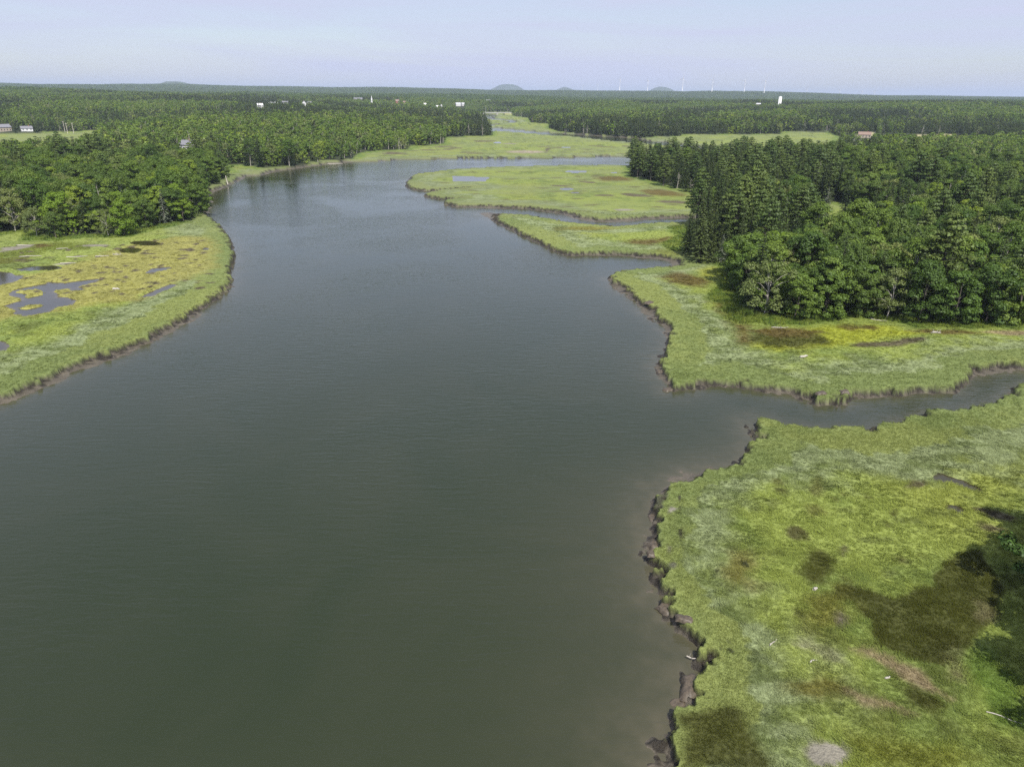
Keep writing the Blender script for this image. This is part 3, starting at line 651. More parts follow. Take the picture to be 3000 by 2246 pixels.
M_HILL = plain_mat("wooded_hill", (0.045, 0.070, 0.030), 0.95, 0.35, 0.02)
hill(1488, 247, 96, 13500, "broad blue hill on the skyline above the winding channel")
hill(1655, 253, 60, 13500, "low small blue hill on the skyline, the lesser of three")
hill(1940, 255, 84, 13500, "blue hill on the skyline among the wind turbines")
hill(515, 239.0, 120, 9600, "dark flat topped hill on the skyline over the left bank")

# ------------------------------------------------------------------ tree shapes
def rhombs(P, D, Nn, L, W):
    D = D / (np.linalg.norm(D, axis=1)[:, None] + 1e-9)
    S = np.cross(D, Nn); S /= np.linalg.norm(S, axis=1)[:, None] + 1e-9
    L = np.broadcast_to(L, len(P))[:, None]; W = np.broadcast_to(W, len(P))[:, None]
    v = np.stack([P - D * L * .5, P + S * W * .5, P + D * L * .5, P - S * W * .5], 1).reshape(-1, 3)
    q = np.arange(len(P) * 4).reshape(-1, 4)
    return v, q

def unit(rng, n):
    v = rng.normal(size=(n, 3)); return v / np.linalg.norm(v, axis=1)[:, None]

def clumps(rng, C, Rr, n_each, size):
    C = np.asarray(C); Rr = np.asarray(Rr)
    idx = np.repeat(np.arange(len(C)), n_each)
    u = unit(rng, len(idx)); u[:, 2] *= np.where(u[:, 2] < 0, 0.45, 1.0)
    rad_ = Rr[idx] * (0.55 + 0.5 * rng.random(len(idx)) ** 0.7)[:, None]
    P = C[idx] + u * rad_
    Nn = u * 1.0 + np.array([0, 0, 0.40]) + 0.50 * unit(rng, len(idx))
    D = np.cross(Nn, unit(rng, len(idx)))
    s = size * (0.65 + 0.7 * rng.random(len(idx)))
    return rhombs(P, D, Nn, s * 1.25, s * 0.85)

def broadleaf(seed, h=12.0, w=0.72, low=0.18, n_cl=46, n_leaf=75, size=0.46, trunk_r=0.16, top_pow=1.0, limbs=7, flat=0.8):
    """crown of leaf clumps spread through an uneven dome; trunk with limbs reaching into it"""
    rng = np.random.default_rng(seed)
    Rm = h * w * 0.5; z0 = h * low
    C = []; Rr = []
    lob = rng.random((5, 3))
    while len(C) < n_cl:
        t = rng.random(); zz = z0 + (h - z0) * t
        prof = math.sin(math.pi * min(1, (0.12 + 0.88 * t)) ** top_pow) ** 0.62 if t < 0.98 else 0.2
        a = rng.random() * 2 * math.pi
        ir = 1 + 0.30 * math.sin(a * 2 + 6 * lob[0, 0] + 3 * t) + 0.18 * math.sin(a * 3 + 6 * lob[1, 0] - 5 * t)
        rho = Rm * prof * ir * (0.35 + 0.62 * rng.random() ** 0.55)
        cr = h * (0.065 + 0.055 * rng.random())
        C.append((rho * math.cos(a), rho * math.sin(a), min(zz, h - cr * 0.8))); Rr.append((cr, cr, cr * flat))
    lv, lq = clumps(rng, C, Rr, n_leaf, size)
    b = MB()
    lean = rng.normal(size=2) * h * 0.03
    zs = np.linspace(-0.4, h * 0.86, 7); tt = np.clip(zs / h, 0, 1)
    tp = np.stack([lean[0] * tt ** 1.5 + 0.15 * np.sin(tt * 6 + seed), lean[1] * tt ** 1.5 + 0.15 * np.cos(tt * 5 + seed), zs], -1)
    b.tube(tp, trunk_r * (1.25 - 1.1 * tt), 6)
    order = rng.permutation(len(C))[:limbs]
    for k in order:
        e = np.array(C[k]); zb = max(0.15 * h, min(e[2] * 0.62, h * 0.6)); f_ = np.interp(zb, zs, np.arange(7)); kk = int(f_)
        s0 = tp[kk] + (tp[min(kk + 1, 6)] - tp[kk]) * (f_ - kk)
        mid = s0 * 0.5 + e * 0.5 + np.array([0, 0, 0.06 * h])
        b.tube(np.array([s0, mid, e]), np.array([0.5, 0.33, 0.12]) * trunk_r, 4)
    return (lv, lq), b.raw()

def spruce(seed, h=14.0, w=0.36, tiers=24, droop=0.35, size=0.62, gap=0.0, per=9, sub=9):
    rng = np.random.default_rng(seed)
    P = []; D = []; Nn = []; L = []; W = []
    b = MB(); zs = np.linspace(-0.4, h, 6); b.tube(np.stack([0 * zs, 0 * zs, zs], -1), 0.016 * h * (1.02 - np.clip(zs / h, 0, 1)) + 0.01, 6)
    for i in range(tiers):
        t = (i + 0.4 * rng.random()) / tiers
        z = h * (0.05 + 0.94 * t ** 0.93)
        Rm = h * w * 0.5 * ((1 - t) ** 0.82) * (0.78 + 0.4 * rng.random()) + 0.12
        if t < 0.12: Rm *= 0.8
        nb = max(4, int(per * (1 - 0.45 * t)))
        a0 = rng.random() * 6.28
        for k in range(nb):
            if rng.random() < gap: continue
            a = a0 + 6.283 * k / nb + 0.35 * rng.normal()
            rr = Rm * (0.72 + 0.42 * rng.random())
            out = np.array([math.cos(a), math.sin(a), 0]); sd_ = np.array([-math.sin(a), math.cos(a), 0])
            ns = max(3, int(sub * (1 - 0.5 * t)))
            for s in range(ns):
                f_ = (s + 0.9) / ns
                p = out * rr * f_ + np.array([0, 0, z - droop * rr * f_ * (1.15 - 0.55 * f_)])
                side = (-1) ** s * (0.55 * (1 - 0.45 * f_))
                d = out + sd_ * side * (0.8 + 0.5 * rng.random()) + np.array([0, 0, -droop * 0.7 + 0.30 * rng.normal()])
                P.append(p + sd_ * side * 0.28 * size + rng.normal(size=3) * 0.06 * size); D.append(d)
                Nn.append(np.array([0, 0, 1.0]) + 0.55 * rng.normal(size=3) + 0.4 * out)
                sz = size * (0.7 + 0.6 * rng.random()) * (0.62 + 0.5 * (1 - t)); L.append(sz * 1.35); W.append(sz * 0.62)
            if i % 3 == 0 and k % 2 == 0:
                b.tube(np.array([[0, 0, z], out * rr * 0.6 + [0, 0, z - droop * rr * 0.5]]), np.array([0.035, 0.012]), 4, False)
    lv, lq = rhombs(np.array(P), np.array(D), np.array(Nn), np.array(L), np.array(W))
    return (lv, lq), b.raw()

def pine(seed, h=18.0):
    rng = np.random.default_rng(seed)
    b = MB(); zs = np.linspace(-0.4, h * 0.98, 7); tp = np.stack([0.25 * np.sin(zs * 0.25 + seed), 0.2 * np.cos(zs * 0.2), zs], -1)
    b.tube(tp, 0.30 * (1.05 - np.clip(zs / h, 0, 1)) + 0.03, 6)
    C = []; Rr = []
    for i in range(12):
        t = i / 11; z = h * (0.30 + 0.68 * t)
        nb = 5 if t < 0.8 else 3; a0 = rng.random() * 6.28
        for k in range(nb):
            a = a0 + 6.283 * k / nb + 0.4 * rng.normal(); rr = h * 0.24 * (1 - t) ** 0.55 * (0.45 + 0.75 * rng.random()) + 0.4
            e = np.array([rr * math.cos(a), rr * math.sin(a), z + 0.10 * rr])
            b.tube(np.array([[0.1, 0.1, z - 0.15 * rr], e * np.array([.5, .5, 1]) - [0, 0, 0.08 * rr], e]), np.array([0.09, 0.06, 0.02]), 4, False)
            C.append(e); Rr.append((1.15, 1.15, 0.5)); C.append(e * np.array([.6, .6, 1]) + [0, 0, 0.05]); Rr.append((1.2, 1.2, 0.5))
    C.append((tp[-1][0], tp[-1][1], h)); Rr.append((0.8, 0.8, 0.8))
    lv, lq = clumps(rng, C, Rr, 32, 0.48)
    return (lv, lq), b.raw()

def dead_tree(seed, h=11.0, spread=0.5):
    rng = np.random.default_rng(seed); b = MB()
    zs = np.linspace(-0.4, h, 8); tp = np.stack([0.3 * np.sin(zs * 0.35 + seed), 0.25 * np.cos(zs * 0.3 + seed), zs], -1)
    b.tube(tp, 0.022 * h * (1.05 - np.clip(zs / h, 0, 1)) + 0.02, 6)
    for k in range(20):
        t = 0.22 + 0.75 * rng.random(); s0 = np.array([np.interp(t * h, zs, tp[:, 0]), np.interp(t * h, zs, tp[:, 1]), t * h])
        a = rng.random() * 6.28; ln = h * spread * (1.05 - t) * (0.5 + 0.7 * rng.random())
        up = 0.55 * rng.random() + 0.15
        m = s0 + ln * 0.5 * np.array([math.cos(a), math.sin(a), up * 0.5]); e = s0 + ln * np.array([math.cos(a + 0.2), math.sin(a + 0.2), up])
        b.tube(np.array([s0, m, e]), np.array([0.075, 0.05, 0.02]), 4, False)
        for s in range(3):
            q0 = m + (e - m) * rng.random(); e2 = q0 + ln * 0.4 * (unit(rng, 1)[0] * [1, 1, 0.4] + [0, 0, 0.45]); b.tube(np.array([q0, e2]), np.array([0.035, 0.014]), 4, False)
    return b.raw()

def tree_meshes(name, leafm, barkm, parts):
    (lv, lq), (tv, tq) = parts
    crown = make_mesh(name + "_crown", lv, lq, (leafm,)); trunk = make_mesh(name + "_trunk", tv, tq, (barkm,), None, True)
    both = make_mesh(name, np.concatenate([tv, lv]), np.concatenate([tq, lq + len(tv)]), (barkm, leafm), np.concatenate([np.zeros(len(tq), int), np.ones(len(lq), int)]))
    return crown, trunk, both

KINDS = {}
def kind(key, *variants): KINDS[key] = variants
kind('maple', tree_meshes("maple_a", M_LEAF, M_BARK, broadleaf(11, 12, 0.78, 0.05, 64, 150, 0.33)), tree_meshes("maple_b", M_LEAFD, M_BARK, broadleaf(12, 13, 0.70, 0.06, 64, 150, 0.33)),
     tree_meshes("maple_c", M_LEAF, M_BARK, broadleaf(13, 11, 0.92, 0.05, 66, 150, 0.33)), tree_meshes("maple_d", M_LEAFD, M_BARK, broadleaf(14, 12, 0.80, 0.05, 62, 150, 0.32)))
kind('lime', tree_meshes("lime_a", M_LEAFY, M_BARK, broadleaf(21, 12, 0.70, 0.10, 60, 150, 0.32)), tree_meshes("lime_b", M_LEAFY, M_BARK, broadleaf(22, 11, 0.82, 0.12, 60, 150, 0.32)))
kind('willow', tree_meshes("willow_a", M_LEAFP, M_BIRCH, broadleaf(31, 12, 0.85, 0.14, 56, 95, 0.30, 0.14, 1.0, 16)), tree_meshes("willow_b", M_LEAFP, M_BIRCH, broadleaf(32, 12, 0.80, 0.18, 50, 100, 0.30, 0.14, 1.0, 16)))
kind('birch', tree_meshes("birch_a", M_LEAF, M_BIRCH, broadleaf(41, 15, 0.42, 0.42, 36, 130, 0.32, 0.15)), tree_meshes("birch_b", M_LEAFD, M_BIRCH, broadleaf(42, 16, 0.40, 0.46, 34, 130, 0.32, 0.15)), tree_meshes("birch_c", M_LEAF, M_BIRCH, broadleaf(43, 15, 0.46, 0.40, 38, 130, 0.32, 0.14)))
kind('shrub', tree_meshes("shrub_a", M_LEAFD, M_BARK, broadleaf(51, 4.2, 1.35, 0.02, 36, 110, 0.24, 0.07, 0.7)), tree_meshes("shrub_b", M_LEAF, M_BARK, broadleaf(52, 4.0, 1.5, 0.02, 38, 110, 0.24, 0.07, 0.7)), tree_meshes("shrub_c", M_LEAFY, M_BARK, broadleaf(53, 3.6, 1.5, 0.02, 36, 110, 0.24, 0.07, 0.7)))
kind('spruce', tree_meshes("spruce_a", M_NEEDLE, M_BARK, spruce(61, 15, 0.36)), tree_meshes("spruce_b", M_NEEDLE, M_BARK, spruce(62, 14, 0.42, 22)), tree_meshes("spruce_c", M_NEEDLE, M_BARK, spruce(63, 16, 0.30, 27, 0.4, 0.58, 0.08)))
kind('greyspruce', tree_meshes("greyspruce_a", M_NEEDLEG, M_DEAD, spruce(64, 14, 0.40, 22, 0.45, 0.5, 0.2)))
kind('pine', tree_meshes("pine_a", M_PINE, M_BARK, pine(71)), tree_meshes("pine_b", M_PINE, M_BARK, pine(72, 19)))
DEADS = [make_mesh("dead_a", *dead_tree(81), (M_DEAD,)), make_mesh("dead_b", *dead_tree(82, 12, 0.34), (M_DEAD,)), make_mesh("dead_c", *dead_tree(83, 9, 0.75), (M_DEAD,))]
HEIGHT = {'maple': 12, 'lime': 11.5, 'willow': 12, 'birch': 15.3, 'shrub': 4.0, 'spruce': 15, 'greyspruce': 14, 'pine': 18.5, 'dead': 11}

# far trees, coarser, and whole clumps of them for the horizon
far_protos = []
def unlinked(name, me): o = bpy.data.objects.new(name, me); return o
def low_tree(seed, kind_):
    if kind_ == 's': return spruce(seed, 14, 0.36, 11, 0.35, 1.3, 0, 6, 3)
    if kind_ == 't': return broadleaf(seed, 14, 0.46, 0.42, 18, 22, 0.8, 0.22, 1.0, 3)
    return broadleaf(seed, 12, 0.72 + 0.1 * (seed % 3), 0.08, 30, 22, 0.8, 0.16, 1.0, 3)
mid_list = [tree_meshes("mid_%d" % k, [M_LEAF, M_LEAF, M_LEAFY, M_NEEDLE, M_NEEDLE, M_LEAFP][k], [M_BARK, M_BIRCH, M_BARK, M_BARK, M_BARK, M_BIRCH][k], low_tree(90 + k, 's' if k in (3, 4) else 't' if k == 1 else 'b'))[2] for k in range(6)]
mid_protos = [unlinked("mid_tree_%d" % k, m) for k, m in enumerate(mid_list + [DEADS[1]])]
def far_clump(seed, p_con):
    rng = np.random.default_rng(seed); V = []; Q = []; I = []; n = 0
    for k in range(26):
        con = rng.random() < p_con; h = (11 + 6 * rng.random()); a = rng.random() * 6.28; rr = 26 * math.sqrt(rng.random())
        if con:
            m = 16; t = np.sort(rng.random(m)); an = rng.random(m) * 6.28; R_ = 2.3 * (1 - t) + 0.2
            P = np.stack([R_ * .5 * np.cos(an), R_ * .5 * np.sin(an), h * (0.1 + 0.88 * t)], -1)
            D = np.stack([np.cos(an) * R_, np.sin(an) * R_, np.full(m, -0.7)], -1); v, q = rhombs(P, D, np.array([0, 0, 1.0]) + 0.5 * unit(rng, m), R_ * 1.3 + .5, R_ * 1.0 + .4); mi = 1
        else:
            m = 30; u = unit(rng, m); u[:, 2] = np.abs(u[:, 2]) * 1.1 - 0.25
            P = u * np.array([3.0, 3.0, h * 0.40]) * (0.7 + 0.4 * rng.random(m))[:, None] + [0, 0, h * 0.58]
            Nn = u + 0.6 * unit(rng, m) + [0, 0, .3]; v, q = rhombs(P, np.cross(Nn, unit(rng, m)), Nn, 2.1, 1.7); mi = 0 if rng.random() < 0.6 else 2
        v = v + np.array([rr * math.cos(a), rr * math.sin(a), 0]); V.append(v); Q.append(q + n); n += len(v); I.append(np.full(len(q), mi))
    return make_mesh("far_clump", np.concatenate(V), np.concatenate(Q), (M_LEAF, M_NEEDLE, M_LEAFD), np.concatenate(I))
clump_protos = [unlinked("far_clump_%d" % k, far_clump(100 + k, [0.35, 0.5, 0.65, 0.45][k])) for k in range(4)]

def scatter(name, pts, rot, scl, idx, protos, tint=None):
    """one object of uncountable members: instances on points"""
    pts = np.asarray(pts, np.float32); n = len(pts)
    me = bpy.data.meshes.new(name); me.vertices.add(n); me.vertices.foreach_set("co", pts.ravel()); me.update()
    attr(me, 'rot', rot, 'FLOAT_VECTOR'); attr(me, 'scl', scl, 'FLOAT_VECTOR'); attr(me, 'idx', idx, 'INT')
    if tint is not None: attr(me, 'tint', np.concatenate([tint, np.ones((n, 1))], 1), 'FLOAT_COLOR')
    c = bpy.data.collections.new(name + "_members")
    for p in protos: c.objects.link(p)
    ng = bpy.data.node_groups.new(name, 'GeometryNodeTree')
    ng.interface.new_socket('Geometry', in_out='INPUT', socket_type='NodeSocketGeometry'); ng.interface.new_socket('Geometry', in_out='OUTPUT', socket_type='NodeSocketGeometry')
    nd, lk = ng.nodes, ng.links
    gi = nd.new('NodeGroupInput'); go = nd.new('NodeGroupOutput'); iop = nd.new('GeometryNodeInstanceOnPoints'); ci = nd.new('GeometryNodeCollectionInfo')
    ci.inputs['Collection'].default_value = c; ci.inputs['Separate Children'].default_value = True; ci.inputs['Reset Children'].default_value = True
    iop.inputs['Pick Instance'].default_value = True
    def na(nm, t):
        a = nd.new('GeometryNodeInputNamedAttribute'); a.data_type = t; a.inputs['Name'].default_value = nm; return a.outputs['Attribute']
    lk.new(gi.outputs[0], iop.inputs['Points']); lk.new(ci.outputs[0], iop.inputs['Instance'])
    lk.new(na('idx', 'INT'), iop.inputs['Instance Index']); lk.new(na('rot', 'FLOAT_VECTOR'), iop.inputs['Rotation']); lk.new(na('scl', 'FLOAT_VECTOR'), iop.inputs['Scale'])
    lk.new(iop.outputs[0], go.inputs[0])
    o = link(name, me); m = o.modifiers.new("scatter", 'NODES'); m.node_group = ng
    return o

# ------------------------------------------------------------------ hand placed trees: photo pixel of the base, kind, height in metres
TREES = [
 ((165, 696), 'maple', 8.5, 1, "low dark broadleaf tree bulging onto the ochre marsh"),
 ((366, 690), 'lime', 11.5, 0, "bright yellow green tree standing forward on the left marsh edge"),
 ((485, 654), 'greyspruce', 13.5, 0, "grey green lichened spruce at the left marsh edge"),
 ((539, 648), 'lime', 9.5, 1, "bright yellow green tree at the wood corner by the mud cove"),
 ((255, 682), 'spruce', 13.5, 1, "dark spruce between broadleaf trees on the left marsh edge"),
 ((318, 690), 'willow', 9.5, 0, "thin grey green tree with bare twigs beside the yellow green tree"),
 ((45, 676), 'willow', 12.5, 1, "pale silvery tree with leaning trunks on the left marsh"),
 ((430, 664), 'maple', 10.5, 3, "round green tree left of the grey spruce"),
 ((585, 610), 'maple', 11.0, 1, "dark green tree overhanging the mud cove"),
 ((592, 570), 'maple', 10.0, 0, "green tree behind the mud cove"),
 ((110, 690), 'willow', 10.0, 0, "grey green tree beside the silvery leaning tree"),
 ((632, 535), 'spruce', 15.5, 1, "tall dark spruce beside the little grassy spit"),
 ((660, 520), 'shrub', 4.5, 0, "dark bush on the little grassy spit"),
 ((2048, 768), 'spruce', 16.0, 1, "tall dark spruce at the corner of the right bank wood"),
 ((2010, 745), 'spruce', 14.0, 0, "dark spruce leaning over the marsh edge by the muddy cove"),
 ((2085, 772), 'spruce', 10.5, 1, "short dense spruce in front of the corner spruces"),
 ((2112, 768), 'greyspruce', 9.0, 0, "small lichened spruce with a bare top at the wood corner"),
 ((2185, 795), 'spruce', 13.0, 1, "dark spruce standing alone before the broadleaf wood"),
 ((2240, 918), 'willow', 13.0, 0, "large pale green rounded tree at the right marsh edge"),
 ((2330, 930), 'maple', 10.5, 0, "rounded green tree beside the pale rounded tree"),
 ((2420, 926), 'maple', 12.0, 2, "broad green tree with bare twigs over the reeds"),
 ((2510, 922), 'maple', 11.0, 3, "dark broad tree above the reed strip"),
 ((2600, 930), 'willow', 12.0, 1, "pale tree with bare branches above the reed strip"),
 ((2690, 940), 'maple', 13.5, 1, "tall dark tree at the right marsh edge"),
 ((2790, 940), 'maple', 13.0, 2, "broad tree over the yellow shrubs"),
 ((2890, 944), 'maple', 14.0, 3, "dark tall tree close to the frame edge at the marsh"),
 ((2975, 946), 'maple', 12.0, 0, "green tree cut by the frame at the marsh edge"),
 ((2710, 800), 'lime', 11.0, 0, "bright yellow green tree among dark trees of the right wood"),
 ((1868, 520), 'pine', 19.0, 0, "tall open pine with a bare pale trunk at the grove tip"),
 ((1905, 528), 'pine', 18.0, 1, "layered pine next to the grove tip"),
 ((1850, 516), 'spruce', 11.0, 1, "short spruce at the very tip of the pine grove"),
 ((1945, 545), 'pine', 18.5, 0, "broad layered pine in the front row of the grove"),
 ((1975, 552), 'spruce', 16.0, 2, "slim dark spruce in the front row of the grove"),
 ((2010, 562), 'spruce', 15.0, 1, "dark spruce beside a bleached snag in the grove"),
 ((2045, 568), 'spruce', 14.5, 0, "dark spruce at the inner end of the grove front"),
 ((2210, 735), 'pine', 19.0, 1, "tall pine with light green top rising over the corner spruces"),
 ((2330, 705), 'pine', 19.5, 0, "tallest light topped pine in the middle of the right wood"),
 ((2150, 730), 'spruce', 16.5, 0, "tall narrow spruce behind the corner spruces"),
 ((2470, 640), 'spruce', 15.5, 2, "slender spruce beside the sunlit clearing"),
 ((2415, 640), 'greyspruce', 13.0, 0, "thin spruce standing in the sunlit clearing"),
]
DEAD_TREES = [((2586, 640), 12, 2, "large bleached dead tree spreading over the right wood"), ((2508, 720), 12, 1, "grey dead spruce in the right wood"), ((1984, 552), 9, 0, "bleached snag in the front row of the pine grove"),
 ((2022, 560), 8, 2, "spreading bleached snag beside the grove's inner spruces"), ((593, 482), 13, 1, "bare pale trunk standing beside the tall dark spruce"), ((2292, 690), 13, 1, "reddish grey dead pine among the right wood pines"), ((2524, 790), 12, 0, "dead tree with many fine branches amid the maples"),
 ((2440, 830), 12, 2, "leaning bare tree behind the pale rounded tree"), ((2388, 560), 14, 1, "bare snag above the sunlit clearing"), ((2660, 780), 13, 0, "bare grey tree in the middle of the right wood"), ((2920, 800), 13, 0, "bare grey tree close to the frame edge"), ((2770, 700), 13, 2, "bleached crown showing over the far maples"),
 ((60, 655), 11, 0, "bare leaning trunk amid the silvery trees"), ((305, 640), 12, 1, "pale bare stem over the left wood's maples"), ((330, 400), 14, 1, "pale bare stem beyond the field"), ((560, 440), 14, 1, "pale dead stem behind the white house")]

def place_tree(kd, var, xy, z, h, rz, label, grp, catname=None, sxy=1.0):
    nm = {'maple': 'broadleaf_tree', 'lime': 'broadleaf_tree', 'willow': 'willow_tree', 'birch': 'birch_tree', 'shrub': 'shrub', 'spruce': 'spruce_tree', 'greyspruce': 'spruce_tree', 'pine': 'pine_tree'}[kd]
    cm, tm, _ = KINDS[kd][var % len(KINDS[kd])]
    e = empty(nm, (xy[0], xy[1], z), rz); s = h / HEIGHT[kd]; e.scale = (s * sxy, s * sxy, s)
    tag(e, label, 'shrub' if kd == 'shrub' else 'tree', grp)
    c = bpy.data.objects.new("crown", cm); col.objects.link(c); c.parent = e
    t = bpy.data.objects.new("trunk", tm); col.objects.link(t); t.parent = e
    return e

rnd = random.Random(4)
placed = []
def ground_at(p):                              # where the photo pixel meets the terrain
    z = 1.0
    for _ in range(4):
        g = ground_pt([p], z); z = float(terrain(g[:, 0], g[:, 1])[0])
    return g[0], z
for p, kd, h, var, lab in TREES:
    g, z = ground_at(p); placed.append((g[0], g[1], 2.2)); place_tree(kd, var, g, z, h, rnd.random() * 6.28, lab, "trees along the marsh edges", None, 1.0 + 0.15 * rnd.random())
for p, h, var, lab in DEAD_TREES:
    g, z = ground_at(p); placed.append((g[0], g[1], 1.5))
    e = empty("dead_tree", (g[0], g[1], z), rnd.random() * 6.28); s = h / HEIGHT['dead']; e.scale = (s, s, s); tag(e, lab, "dead tree", "bleached dead trees")
    t = bpy.data.objects.new("trunk", DEADS[var]); col.objects.link(t); t.parent = e
# trees just outside the frame on the near right bank, whose shade lies on the marsh
for q, (ox, oy, h, kd, var) in enumerate([(57.2, 61.5, 10.5, 'maple', 1), (61.5, 62.5, 12, 'maple', 3), (61.5, 58, 14, 'spruce', 1), (49.8, 47.5, 9.5, 'maple', 2), (54.5, 50, 13, 'maple', 0), (54, 43, 13, 'maple', 3), (46, 34.5, 11, 'maple', 0), (66, 66, 13, 'maple', 1), (59, 57, 12, 'spruce', 0), (64, 60.5, 13, 'maple', 2), (53, 46, 12, 'spruce', 1), (57, 52, 14, 'maple', 1), (49, 38, 13, 'maple', 2), (61, 55, 15, 'spruce', 2), (59.5, 64, 11, 'spruce', 1), (58.5, 59.5, 11, 'maple', 3), (51.5, 49, 10, 'spruce', 1), (51, 45, 11, 'maple', 1)]):
    place_tree(kd, var, (ox, oy), 1.2, h, q * 1.3, "%s at the frame edge shading the near marsh, %s one in" % ("dark spruce" if kd == 'spruce' else "broadleaf tree", ["first", "second", "third", "fourth", "fifth", "sixth", "seventh", "eighth", "ninth", "tenth", "eleventh", "twelfth", "thirteenth", "fourteenth", "fifteenth", "sixteenth", "seventeenth", "eighteenth"][q]), "trees shading the near marsh"); placed.append((ox, oy, 3))

# ------------------------------------------------------------------ buildings and far things, needed before the forest keeps clear of them
CLEAR = []                                    # (x, y, radius, length kept open towards the camera)
def at_height(p, above, r0=600, r1=3600):
    """distance along a pixel's ray at which it passes `above` metres over the ground"""
    d = pix_dir([p])[0]; d = d / math.hypot(d[0], d[1])
    r = np.arange(r0, r1, 5.0); x = d[0] * r; y = d[1] * r
    g = terrain(x, y); e = CAM_H + d[2] * r - g - above
    k = np.argmax(e < 0) if (e < 0).any() else len(r) - 1
    return np.array([x[k], y[k]]), float(g[k])

def house(p, label, w=10, d=8, h=5.5, rise=3.0, rz=0.3, wall=None, roof=None, over=2.0, name="house", r0=600, chimney=True):
    xy, z = at_height(p, h + rise - 0.3, r0); wall = wall or M_WHITE; roof = roof or M_ROOFG
    a = -math.atan2(xy[0], xy[1]) + rz
    e = empty(name, (xy[0], xy[1], z), a); tag(e, label, "house", "village houses among the trees")
    b = MB(); b.box(-w / 2, w / 2, -d / 2, d / 2, -1, h)
    b.add([(-w / 2, -d / 2, h), (-w / 2, d / 2, h), (-w / 2, 0.05, h + rise), (-w / 2, -0.05, h + rise)], [(0, 1, 2, 3)]); b.add([(w / 2, -d / 2, h), (w / 2, d / 2, h), (w / 2, 0.05, h + rise), (w / 2, -0.05, h + rise)], [(0, 1, 2, 3)])
    b.obj("wall", wall, e)
    rb = MB(); t = 0.22; ov = 0.45; k = rise / (d / 2)
    for s in (-1, 1):
        y0, y1 = 0, s * (d / 2 + ov); za, zb = h + rise + 0.03, h - k * ov + 0.03
        v = [(-w / 2 - ov, y0, za), (w / 2 + ov, y0, za), (w / 2 + ov, y1, zb), (-w / 2 - ov, y1, zb)]; v += [(x, y, z_ + t) for x, y, z_ in v]
        rb.add(v, [(0, 1, 2, 3), (4, 7, 6, 5), (0, 4, 5, 1), (1, 5, 6, 2), (2, 6, 7, 3), (3, 7, 4, 0)])
    ro = rb.obj("roof", roof, e)
    if chimney: MB().box(w * 0.2, w * 0.2 + 0.8, -0.4, 0.4, h + rise * 0.6, h + rise + 1.1).obj("chimney", M_REDB, ro)
    n = max(2, int(w / 3.2))
    for k in range(n):
        x = -w / 2 + (k + 0.5) * w / n
        for zz in ([1.0] if h < 4.5 else [0.9, 3.4]):
            MB().box(x - 0.5, x + 0.5, -d / 2 - 0.04, -d / 2 + 0.02, zz, zz + 1.4).obj("window", M_GLASS, e)
    MB().box(-w / 2 - 0.04, -w / 2 + 0.02, -0.5, 0.5, -0.2, 2.0).obj("door", M_ROOFB, e)
    CLEAR.append((xy[0], xy[1], 0.5 * max(w, d) + 2, 320)); return e

